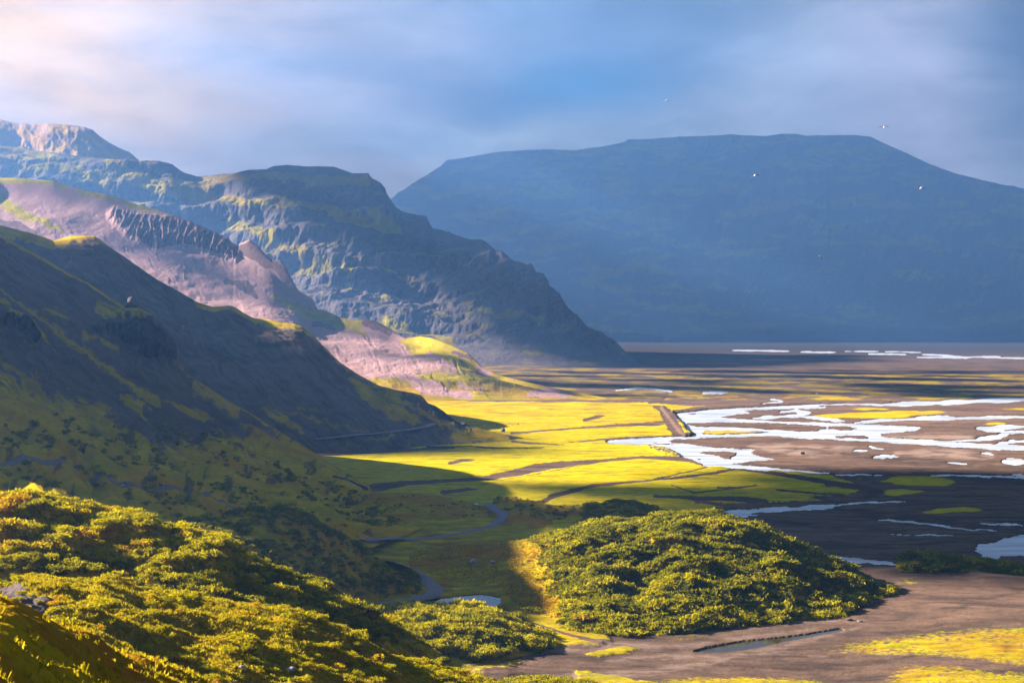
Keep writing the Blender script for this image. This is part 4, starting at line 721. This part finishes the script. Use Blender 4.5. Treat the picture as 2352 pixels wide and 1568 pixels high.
# heath and grass tussocks on the two foreground ridges and the sunlit hollow
def tufts(name, layer, n, tlo, thi, dens, seed, hlo, hhi, label, tint0):
    p, px, py = scatter_on(layer, n, tlo, thi, dens, seed); r = np.random.default_rng(seed); m = len(p); B = 5
    h = r.uniform(hlo, hhi, m); a = r.uniform(0, 6.283, (m, B)); lean = r.uniform(.1, .7, (m, B)); w = h[:, None] * r.uniform(.12, .3, (m, B))
    base = p[:, None, :] + np.stack([np.cos(a) * h[:, None] * .2, np.sin(a) * h[:, None] * .2, 0 * a - .04], -1)
    top = base + np.stack([np.cos(a) * lean * h[:, None], np.sin(a) * lean * h[:, None], h[:, None] * r.uniform(.7, 1.2, (m, B))], -1)
    side = np.stack([-np.sin(a), np.cos(a), 0 * a], -1) * w[..., None]
    V = np.stack([base - side, base + side, top + side * .35, top - side * .35], 2).reshape(-1, 3)
    t = tint0 + .5 * clump(p[:, 0], p[:, 1], 4, seed) + r.normal(size=m) * .12
    o = mesh_from(name, V, np.arange(len(V)).reshape(-1, 4), M_tuft, dict(tint=np.repeat(t, B * 4)), smooth=False); return tag(o, label, None, None, 'stuff')
M_tuft = leaf_material('heath_tufts', (.20, .17, .005), (.34, .26, .006), (.38, .15, .01))
tufts('heath_grass', 'heath_ridge.001', 42000, 2.1, 4.1, lambda px, py, x, y: 1.0 * (px > -60) * (px < 620), 1101, .10, .32, 'rusty golden heath grass on the nearest ridge', .5)
tufts('heath_grass', 'heath_ridge', 60000, .3, 2.1, lambda px, py, x, y: 1.0 * (px > -60) * (stroke(px, py, cv(c7, [-100, 830, 100, 900, 300, 980, 480, 1040]), [30, 28, 16, 6], 6) < .5), 1111, .12, .38, 'golden heath grass between the bushes of the lower foreground ridge', .5)
tufts('heath_grass', 'scrub_ridge', 16000, .2, 2.1, lambda px, py, x, y: 1.0 * (px > -60), 1121, .15, .5, 'grass under the willow thicket of the upper foreground ridge', .4)
tufts('heath_grass', 'scrub_mound', 26000, .1, 2.1, lambda px, py, x, y: sst(1480, 1250, px) * (.25 + .75 * (px > 1170)), 1131, .25, .7, 'tawny tussocks on the sunlit flank of the scrub mound', .7)

# individual shrubs that stand out from the cover
def shrub(px, py, h, lod, tint, label, wide=1.1, seed=0):
    q = hit(px, py)
    if q is None: return
    B, bt = BUSH[lod][seed % 5]; root = empty('shrub', (q.x, q.y, q.z)); tag(root, label, 'shrub', 'shrubs standing out from the scrub')
    a = seed * 1.7; w = h * wide
    x, y, z = B[..., 0] * w, B[..., 1] * w, B[..., 2] * h
    V = np.stack([x * math.cos(a) - y * math.sin(a), x * math.sin(a) + y * math.cos(a), z], -1).reshape(-1, 3)
    mesh_from('foliage', V, np.arange(len(V)).reshape(-1, 4), M_leaf, dict(tint=np.repeat(tint + bt, 4)), smooth=False, parent=root)
    r = np.random.default_rng(seed); VV, FF = [], []
    for k in range(7):
        an = r.uniform(0, 6.28); ro = r.uniform(.15, .4) * w; e = np.array([math.cos(an) * ro, math.sin(an) * ro, h * r.uniform(.45, .8)]); s = np.array([r.uniform(-.05, .05) * w, r.uniform(-.05, .05) * w, -.15]); b0 = len(VV)
        for c, rad in ((s, .03 * h), ((s + e) / 2 + np.array([0, 0, .08 * h]), .02 * h), (e, .008 * h)):
            for j in range(5): VV.append(c + rad * np.array([math.cos(j * 1.257), math.sin(j * 1.257), 0]))
        for l in range(2):
            for j in range(5): FF.append([b0 + l * 5 + j, b0 + l * 5 + (j + 1) % 5, b0 + l * 5 + 5 + (j + 1) % 5, b0 + l * 5 + 5 + j])
    mesh_from('stems', VV, FF, M_stem, parent=root)
for i, a in enumerate([(*c8(1840, 1085), 3.0, 0, 1.1, 'rust-orange shrub at the foot of the scrub mound beside the sunlit grass', 1.5), (*c8(1780, 1120), 2.6, 0, .3, 'small round green bush casting a shadow below the rust-orange shrub', 1.3),
          (*c8(1470, 1015), 2.2, 1, .35, 'low spreading bush by the small pool at the left foot of the scrub mound', 1.7), (*c8(1230, 210), 1.5, 1, .1, 'tiny dark bush at the left end of the long knoll below the blue stream', 1.0),
          (*c8(2100, 1180), 2.6, 1, .4, 'rounded green bush at the lower front edge of the scrub mound by the gravel', 1.5), (*c9(680, 385), 2.6, 1, .25, 'shrub standing proud of the skyline on the right shoulder of the scrub mound', 1.2),
          (*c8(680, 1335), 2.4, 0, .95, 'yellow-orange shrub at the lower front of the thicket in the hollow', 1.0), (*c8(860, 1255), 2.2, 0, .75, 'golden bush on the front face of the thicket in the hollow', 1.3),
          (*c7(1830, 985), 1.0, 0, 1.15, 'red-orange shrub poking above the crest of the lower foreground ridge', 1.0), (*c7(2190, 785), 1.3, 0, .95, 'golden pair of twigs lit alone on the dark right end of the upper foreground ridge', 1.1),
          (*c7(100, 545), 1.2, 0, 1.1, 'orange-leaved shrub in the thicket at the left edge of the picture', 1.2), (*c7(240, 470), 1.7, 0, .7, 'tall feathery yellow-green shrub in the thicket near the left edge', .9),
          (*c7(1740, 925), 1.2, 0, .45, 'upright green shrub behind the crest of the lower foreground ridge', .9), (*c8(60, 905), .9, 0, .9, 'small golden shrub at the tip of the upper foreground ridge above the gravel turn', 1.3),
          (*c8(80, 1060), 2.4, 0, .35, 'broad green bush between the lower foreground ridge and the thicket in the hollow', 1.6), (*c8(330, 1440), .8, 0, .75, 'little yellow bush near the bottom edge between two shadow bands', 1.4),
          (*c8(840, 1475), .9, 0, .6, 'small green bush on the golden slope left of the bottom thicket', 1.6), (*c6(1590, 705 + 0), .1, 2, .2, None, 1)]):
    if a[5]: shrub(*a[:4], a[4], a[5], a[6], i)
# clump at the bottom edge on the gravel
gx = []
r_ = np.random.default_rng(77)
for k in range(420):
    u, v = r_.uniform(-1, 1, 2)
    if u * u + v * v > 1: continue
    x, y = pl(1255, 1592); gx.append((x + u * 13, y + v * 9, .1 + 1.2 * (1 - u * u - v * v)))
gx = np.array(gx); scrub('scrub_thicket', gx, r_.uniform(1.0, 2.2, len(gx)), 0, 'round green thicket on the gravel at the bottom edge of the picture', r_.normal(size=len(gx)) * .2 + .45)

# ------------------------------------------------------------------ rocks
def rock_mesh(seed, n=14):
    import bmesh
    bm = bmesh.new(); bmesh.ops.create_icosphere(bm, subdivisions=3, radius=1.0); r = np.random.default_rng(seed)
    pl_ = [(lambda d: d / np.linalg.norm(d))(r.normal(size=3)) for _ in range(n)]; dist = r.uniform(.55, .9, n)
    for v in bm.verts:
        c = np.array(v.co)
        for q, d in zip(pl_, dist):
            s = c @ q
            if s > d: c = c - q * (s - d)
        v.co = c + .03 * np.array([math.sin(c[1] * 23), math.sin(c[2] * 27), math.sin(c[0] * 25)])
    me = bpy.data.meshes.new('rock'); bm.to_mesh(me); bm.free(); return me
def rock(px, py, size, label, mat, seed, name='boulder', cat='boulder', sink=.25, group=None):
    q = hit(px, py)
    if q is None: return
    me = rock_mesh(seed); me.materials.append(mat); o = bpy.data.objects.new(name, me); C.objects.link(o)
    o.scale = [s / 2 for s in size]; o.location = (q.x, q.y, q.z + size[2] * (.5 - sink)); o.rotation_euler = (0, 0, seed * 1.3); tag(o, label, cat, group); return o
G_ = 'boulders'
rock(1155, 991, (4.4, 3.6, 4.2), 'dark blocky boulder standing on the sunlit grass spur beyond the road', M_rock, 1, group=G_)
rock(1087, 1293, (2.9, 2.2, 2.4), 'larger pale grey boulder set in the shaded bank of the hollow', M_pale, 2, group=G_)
rock(1131, 1293, (2.6, 1.8, 1.6), 'smaller grey boulder right of the larger one in the shaded bank', M_pale, 3, group=G_)
rock(1213, 1303, (1.0, .8, .6), 'white stone on the sunlit left flank of the scrub mound', M_pale, 4, group=G_)
rock(1843, 1043, (3.2, 2.4, 2.2), 'dark lump of rock on the pink gravel bar among the braids', M_rock, 5, group=G_)
rock(1826, 1031, (3.0, 2.0, 1.2), 'flat brown rock behind the dark lump on the pink gravel bar', M_rock, 6, group=G_)
rock(1606, 1060, (3.4, 2.6, 2.2), 'dark boulder at the water edge below the grassy spit', M_rock, 7, group=G_)
rock(1951, 1424, (2.4, 1.6, 1.1), 'brown stone at the right tip of the scrub mound', M_rock, 8, group=G_)
rock(1975, 1427, (1.6, 1.2, .8), 'smaller brown stone beside the dark gravel gully', M_rock, 9, group=G_)
rock(557, 1538, (.9, .7, .7), 'pale rock showing on the shaded foot of the lower foreground ridge', M_pale, 10, group=G_)
rock(668, 1540, (1.6, 1.1, .6), 'long pale rock half buried in golden scrub near the bottom edge', M_pale, 11, group=G_)
rock(281, 1117, (1.9, 1.4, 1.1), 'grey rock beside the pale path across the left hillside', M_pale, 12, group=G_)
rock(307, 704, (13, 9, 11), 'square dark crag on the skyline of the left hillside', M_rock, 13, 'crag', 'crag', .45)
rock(1064, 977, (7, 4, 3.4), 'dark rocks ending the ridge above the road', M_rock, 14, group=G_)
rock(1003, 1371, (.0, .0, .0), 'x', M_rock, 15) if False else None

# ------------------------------------------------------------------ sheep
def ell(c, r_, nu=12, nv=8):
    V = [[c[0] + r_[0] * math.cos(u) * math.sin(v), c[1] + r_[1] * math.sin(u) * math.sin(v), c[2] + r_[2] * math.cos(v)] for v in np.linspace(.02, math.pi - .02, nv) for u in np.linspace(0, 2 * math.pi, nu, endpoint=False)]
    F = [[i * nu + j, i * nu + (j + 1) % nu, (i + 1) * nu + (j + 1) % nu, (i + 1) * nu + j] for i in range(nv - 1) for j in range(nu)]; return V, F
def skinned(name, verts, edges, radii, mats, sub=2):
    me = bpy.data.meshes.new(name); me.from_pydata(verts, edges, []); o = bpy.data.objects.new(name, me); C.objects.link(o)
    m = o.modifiers.new('s', 'SKIN')
    for i, r in enumerate(radii): me.skin_vertices[0].data[i].radius = (r, r) if not hasattr(r, '__len__') else r
    me.skin_vertices[0].data[0].use_root = True
    o.modifiers.new('u', 'SUBSURF').levels = sub; o.modifiers['u'].render_levels = sub
    dg = bpy.context.evaluated_depsgraph_get(); m2 = bpy.data.meshes.new_from_object(o.evaluated_get(dg)); bpy.data.objects.remove(o); m2.name = name
    for mm in mats: m2.materials.append(mm)
    return m2
def sheep_mesh(mat, graze=True):
    hz = .35 if graze else .98
    v = [(0, 0, .68), (.38, 0, .70), (-.38, 0, .70), (.62, 0, .72), (.82, 0, hz + .12), (.98, 0, hz), (-.52, 0, .62)]
    e = [(0, 1), (0, 2), (1, 3), (3, 4), (4, 5), (2, 6)]; r = [.29, .27, .28, .15, .10, .06, .06]
    for x in (.36, -.36):
        for s in (-1, 1):
            b = len(v); v += [(x, s * .14, .42), (x + .02, s * .14, .22), (x, s * .14, .0)]; r += [.09, .045, .04]; e += [(1 if x > 0 else 2, b), (b, b + 1), (b + 1, b + 2)]
    return skinned('sheep', v, e, r, [mat])
SM = [sheep_mesh(M_wool), sheep_mesh(M_wool, False), sheep_mesh(M_dwool)]
for px, py, k, lab in ((1168, 975, 0, 'white sheep at the back of the little flock on the golden field'), (1160, 979, 1, 'white sheep at the left of the little flock with its head up'), (1177, 979.5, 0, 'white sheep grazing at the front of the little flock'),
                       (1190, 977, 2, 'dark sheep at the right end of the little flock'), (1112, 980, 1, 'lone pale sheep left of the flock on the golden field'), (1141, 980.5, 2, 'lone dark sheep between the pale sheep and the flock')):
    o = bpy.data.objects.new('sheep', SM[k]); C.objects.link(o); x, y = pl(px, py); h, _ = drop(x, y); o.location = (x, y, h.z if h else .7); o.rotation_euler = (0, 0, px * 1.3); o.scale = (1.25,) * 3
    tag(o, lab, 'sheep', 'sheep grazing on the golden field')

# ------------------------------------------------------------------ gulls
def gull_mesh(droop, bank, head=1):
    """body along +X, wings along Y; droop bends the tips; vertices near the wings take the dark material"""
    v = [(0, 0, 0), (.16, 0, .01), (.26, 0, .03), (.33, 0, .02), (-.16, 0, 0), (-.32, 0, .01)]; e = [(0, 1), (1, 2), (2, 3), (0, 4), (4, 5)]; r = [.075, .062, .042, .014, .05, (.05, .012)]
    for s in (-1, 1):
        b = len(v); v += [(.06, s * .16, .05), (.07, s * .34, .08 - droop * .2), (-.02, s * .55, .06 - droop * .6), (-.12, s * .68, .02 - droop)]
        r += [(.10, .022), (.095, .018), (.07, .014), (.02, .008)]; e += [(0, b), (b, b + 1), (b + 1, b + 2), (b + 2, b + 3)]
    me = skinned('gull', v, e, r, [M_white, M_grey])
    for p in me.polygons: p.material_index = 1 if abs(p.center[1]) > .10 else 0
    return me
for px, py, Yd, droop, rot, lab in ((1529.5, 230, 230, .02, (.1, .1, 2.2), 'white gull gliding edge-on against the blue sky, highest of the five'), (2030, 292, 215, .02, (-.05, -.35, 1.3), 'gull with outspread dark wings over the end of the far ridge'),
                                    (1733.5, 403, 215, .22, (-.2, -.45, 1.25), 'gull with strongly bent wings in front of the far mountain top'), (2115, 432, 210, .03, (.3, -.6, .7), 'bright white gull banking before the misty right shoulder'),
                                    (1883, 589, 210, .06, (.7, .5, .8), 'lowest gull, diving with one dark wing below its white body')):
    o = bpy.data.objects.new('gull', gull_mesh(droop, 0)); C.objects.link(o); o.location = PY(px, py, Yd); o.rotation_euler = rot; tag(o, lab, 'gull', 'gulls flying over the valley')

# ------------------------------------------------------------------ clouds that shade the valley (added out of frame, cut to the wanted shade)
M_cloud = simple('cloud', (.80, .80, .82), 1.0, .02, .002)
def cloud(name, label, poly_w, alt, seed, hole=.0, scale=160., z0=0.0, step=None):
    """poly_w: world (x, y) outline of the shade wanted on the ground"""
    pw = np.array(poly_w); k = (alt - z0) / SV[2]; sh = SV[:2] * k
    x0, y0 = pw.min(0) - 60; x1, y1 = pw.max(0) + 60; st = step or max((x1 - x0), (y1 - y0)) / 220
    X, Y = np.meshgrid(np.arange(x0, x1, st), np.arange(y0, y1, st))
    wx = X + scale * .35 * fbm(X / scale, Y / scale, 4, seed); wy = Y + scale * .35 * fbm(X / scale, Y / scale, 4, seed + 9)
    m = inpoly(wx, wy, [tuple(p) for p in pw]).astype(float); m = blur(blur(m, 3, 0), 3, 1)
    d = m - hole * (1.0 + 1.8 * fbm(X / scale, Y / scale, 4, seed + 20))
    ins = d > .5
    th = 10 + 60 * np.clip(d - .5, 0, 1) * (1.2 + fbm(X / scale * 2, Y / scale * 2, 4, seed + 4))
    ids = -np.ones(X.shape, int); cell = ins[:-1, :-1] & ins[1:, :-1] & ins[:-1, 1:] & ins[1:, 1:]
    use = np.zeros(X.shape, bool); use[:-1, :-1] |= cell; use[1:, :-1] |= cell; use[:-1, 1:] |= cell; use[1:, 1:] |= cell
    ids[use] = np.arange(use.sum()); n = use.sum()
    if n < 4: return
    top = np.stack([X[use] + sh[0], Y[use] + sh[1], alt + th[use]], 1); bot = np.stack([X[use] + sh[0], Y[use] + sh[1], alt - .4 * th[use]], 1)
    ft = np.stack([ids[:-1, :-1][cell], ids[:-1, 1:][cell], ids[1:, 1:][cell], ids[1:, :-1][cell]], 1); fb = ft[:, ::-1] + n
    E = {}
    for q in ft:
        for a, b in zip(q, np.roll(q, -1)): E[(a, b)] = 1
    side = [(b, a, a + n, b + n) for (a, b) in E if (b, a) not in E]
    o = mesh_from(name, np.concatenate([top, bot]), np.concatenate([ft, fb, np.array(side)]), M_cloud); return tag(o, label, None, None, 'structure')
W = lambda L: [pl(*p) for p in L]
cloud('shade_clouds', None, W([(1150, 1225), (1100, 1185), (1250, 1172), (1500, 1166), (1680, 1150), (1750, 1092), (2100, 1082), (2900, 1092), (3400, 1110), (3400, 1345), (2500, 1348), (2080, 1342), (1900, 1285), (1650, 1255), (1400, 1260)]), 1500, 11, .12, 60)
cloud('shade_clouds', None, W([(1180, 1170), (1250, 1130), (1500, 1110), (1700, 1088), (1900, 1084), (1740, 1170), (1400, 1175)]), 1500, 21, .62, 60)
cloud('shade_clouds', None, [(-6500, 5850), (-6500, 8600), (9800, 8600), (9800, 5350), (2500, 5400), (300, 5600)], 2700, 51, .04, 420)
cloud('shade_clouds', None, [(90, 2640), (40, 3000), (200, 3400), (300, 3680), (760, 3680), (700, 3200), (480, 2800), (380, 2640)], 2500, 61, .28, 170)
cloud('shade_clouds', None, [(-150, 1620), (300, 1590), (900, 1600), (1600, 1540), (4200, 1500), (4200, 2300), (200, 2600), (-200, 2200)], 2000, 41, .52, 130)
cloud('shade_clouds', None, [(-360, 1010), (-140, 950), (-70, 985), (-60, 1110), (-130, 1200), (-360, 1180)], 1500, 71, .1, 60)  # added to darken the face of the second ridge

# ------------------------------------------------------------------ haze
def haze():
    x0, x1, y0, y1, z0, z1 = -6500, 6500, -500, 9200, -6, 1230
    V = [(x, y, z) for z in (z0, z1) for y in (y0, y1) for x in (x0, x1)]; F = [(0, 2, 3, 1), (4, 5, 7, 6), (0, 1, 5, 4), (2, 6, 7, 3), (0, 4, 6, 2), (1, 3, 7, 5)]
    m = bpy.data.materials.new('haze'); m.use_nodes = True; nt = m.node_tree; nt.nodes.clear()
    v = nt.nodes.new('ShaderNodeVolumePrincipled'); v.inputs['Color'].default_value = HAZE_COL; v.inputs['Density'].default_value = HAZE_D; v.inputs['Anisotropy'].default_value = HAZE_G
    o_ = nt.nodes.new('ShaderNodeOutputMaterial'); nt.links.new(v.outputs[0], o_.inputs['Volume'])
    me = bpy.data.meshes.new('haze'); me.from_pydata(V, [], F); me.materials.append(m); o = bpy.data.objects.new('haze', me); C.objects.link(o); o['kind'] = 'stuff'
HAZE_COL, HAZE_D, HAZE_G = (.17, .43, 1.0, 1), .000070, .48
haze()

# ------------------------------------------------------------------ sun, sky, camera
sd = bpy.data.lights.new('sun', 'SUN'); sd.energy = 5.0; sd.angle = math.radians(.53); sd.color = (1, .84, .72)
so = bpy.data.objects.new('sun', sd); C.objects.link(so); so.rotation_euler = Vector(tuple(-SV)).to_track_quat('-Z', 'Y').to_euler()
w = bpy.data.worlds.new('World'); bpy.context.scene.world = w; w.use_nodes = True; nt = w.node_tree; nt.nodes.clear(); g = N(nt)
sky = nt.nodes.new('ShaderNodeTexSky'); sky.sky_type = 'NISHITA'; sky.sun_disc = False; sky.sun_elevation = SUN_EL; sky.sun_rotation = SUN_AZ; sky.air_density = 1.2; sky.dust_density = 1.0; sky.ozone_density = 2.0
tc = nt.nodes.new('ShaderNodeTexCoord').outputs['Generated']; sp = nt.nodes.new('ShaderNodeSeparateXYZ'); nt.links.new(tc, sp.inputs[0])
az = g.m('MULTIPLY', g.m('ARCTAN2', sp.outputs[0], sp.outputs[1]), 57.2958); el = g.m('MULTIPLY', g.m('ARCSINE', sp.outputs[2]), 57.2958)
cb = nt.nodes.new('ShaderNodeCombineXYZ'); nt.links.new(az, cb.inputs[0]); nt.links.new(el, cb.inputs[1])
def blob(a, e, ra, re, rot=0, warp=1.0):
    """soft cloud mass centred at azimuth a, elevation e (degrees)"""
    mp = nt.nodes.new('ShaderNodeMapping'); mp.vector_type = 'TEXTURE'; nt.links.new(wv, mp.inputs[0]); mp.inputs['Location'].default_value = (a, e, 0); mp.inputs['Rotation'].default_value = (0, 0, math.radians(rot)); mp.inputs['Scale'].default_value = (ra, re, 1)
    ln = nt.nodes.new('ShaderNodeVectorMath'); ln.operation = 'LENGTH'; nt.links.new(mp.outputs[0], ln.inputs[0])
    return g.m('POWER', 2.71828, g.m('MULTIPLY', g.m('MULTIPLY', ln.outputs['Value'], ln.outputs['Value']), -1.0))
nzn = nt.nodes.new('ShaderNodeTexNoise'); nt.links.new(cb.outputs[0], nzn.inputs['Vector']); nzn.inputs['Scale'].default_value = .10; nzn.inputs['Detail'].default_value = 4; nzn.inputs['Roughness'].default_value = .5
vs = nt.nodes.new('ShaderNodeVectorMath'); vs.operation = 'MULTIPLY_ADD'; nt.links.new(nzn.outputs['Color'], vs.inputs[0]); vs.inputs[1].default_value = (5, 3, 0); nt.links.new(cb.outputs[0], vs.inputs[2])
v2 = nt.nodes.new('ShaderNodeVectorMath'); v2.operation = 'SUBTRACT'; nt.links.new(vs.outputs[0], v2.inputs[0]); v2.inputs[1].default_value = (2.5, 1.5, 0); wv = v2.outputs[0]
def A_(px): return math.degrees(math.atan((px - CX) / FL))
def E_(py): return math.degrees(math.atan((HY - py) / FL))
SKYB = [  # px, py, rx, ry (plan units), rotation, colour, amount
    (1176, 200, 1900, 700, 0, (.50, .58, .80), 1.0),
    (1500, -900, 1500, 480, 0, (2.6, 2.6, 2.5), .9),
    (60, 80, 620, 400, -12, (4.0, 2.3, .65), .98),
    (600, 130, 520, 260, -10, (1.55, 1.15, .85), .75),
    (1350, 30, 700, 110, 0, (.32, .60, 1.0), .6),
    (1330, 215, 420, 80, 5, (.05, .36, .74), .95),
    (860, 190, 420, 50, -6, (.50, .58, .80), .55),
    (1100, 325, 480, 42, 4, (1.15, 1.25, 1.25), .8),
    (600, 350, 420, 70, 0, (.85, .86, 1.05), .6),
    (1760, 230, 330, 150, 35, (1.15, 1.2, 1.3), .75),
    (2100, 260, 170, 330, 25, (1.25, 1.15, 1.35), .8),
    (2170, 0, 150, 45, 0, (1.2, 1.05, 1.1), .75),
    (2370, 110, 130, 200, 0, (.20, .24, .36), .85),
]
SKYK = .062
col = g.mix(.94, sky.outputs[0], (.10, .12, .15))
for (px, py, rx, ry, rot, c, am) in SKYB:
    f = g.m('MULTIPLY', blob(A_(px), E_(py), rx / FL * 57.3, ry / FL * 57.3, rot), am)
    col = g.mix(f, col, tuple(v * SKYK * 10 for v in c))
fw = g.ramp(g.noise(g.scl(wv, (.16, .5, 1)), .7, 6, .62), .28, .72)
col = g.mix(.5, col, g.mix(1.0, col, g.mix(fw, (.35, .35, .35), (1.65, 1.65, 1.65)), 'MULTIPLY'))
bg = nt.nodes.new('ShaderNodeBackground'); nt.links.new(col, bg.inputs[0]); bg.inputs[1].default_value = .10
wo = nt.nodes.new('ShaderNodeOutputWorld'); nt.links.new(bg.outputs[0], wo.inputs[0])

cd = bpy.data.cameras.new('camera'); cd.sensor_width = 36; cd.lens = 36 * FL / 2352; cd.shift_y = -(784 - HY) / 2352; cd.clip_end = 60000; cd.clip_start = .5
co = bpy.data.objects.new('camera', cd); C.objects.link(co); co.location = (0, 0, H); co.rotation_euler = (math.radians(90), 0, 0)
sc = bpy.context.scene; sc.camera = co
sc.view_settings.view_transform = 'Standard'; sc.view_settings.look = 'None'; sc.view_settings.exposure = 2.6; sc.view_settings.gamma = 1
sc.render.engine = 'CYCLES'; cy = sc.cycles; cy.use_denoising = True; cy.max_bounces = 5; cy.diffuse_bounces = 2; cy.glossy_bounces = 2; cy.transmission_bounces = 2; cy.volume_bounces = 0; cy.transparent_max_bounces = 4
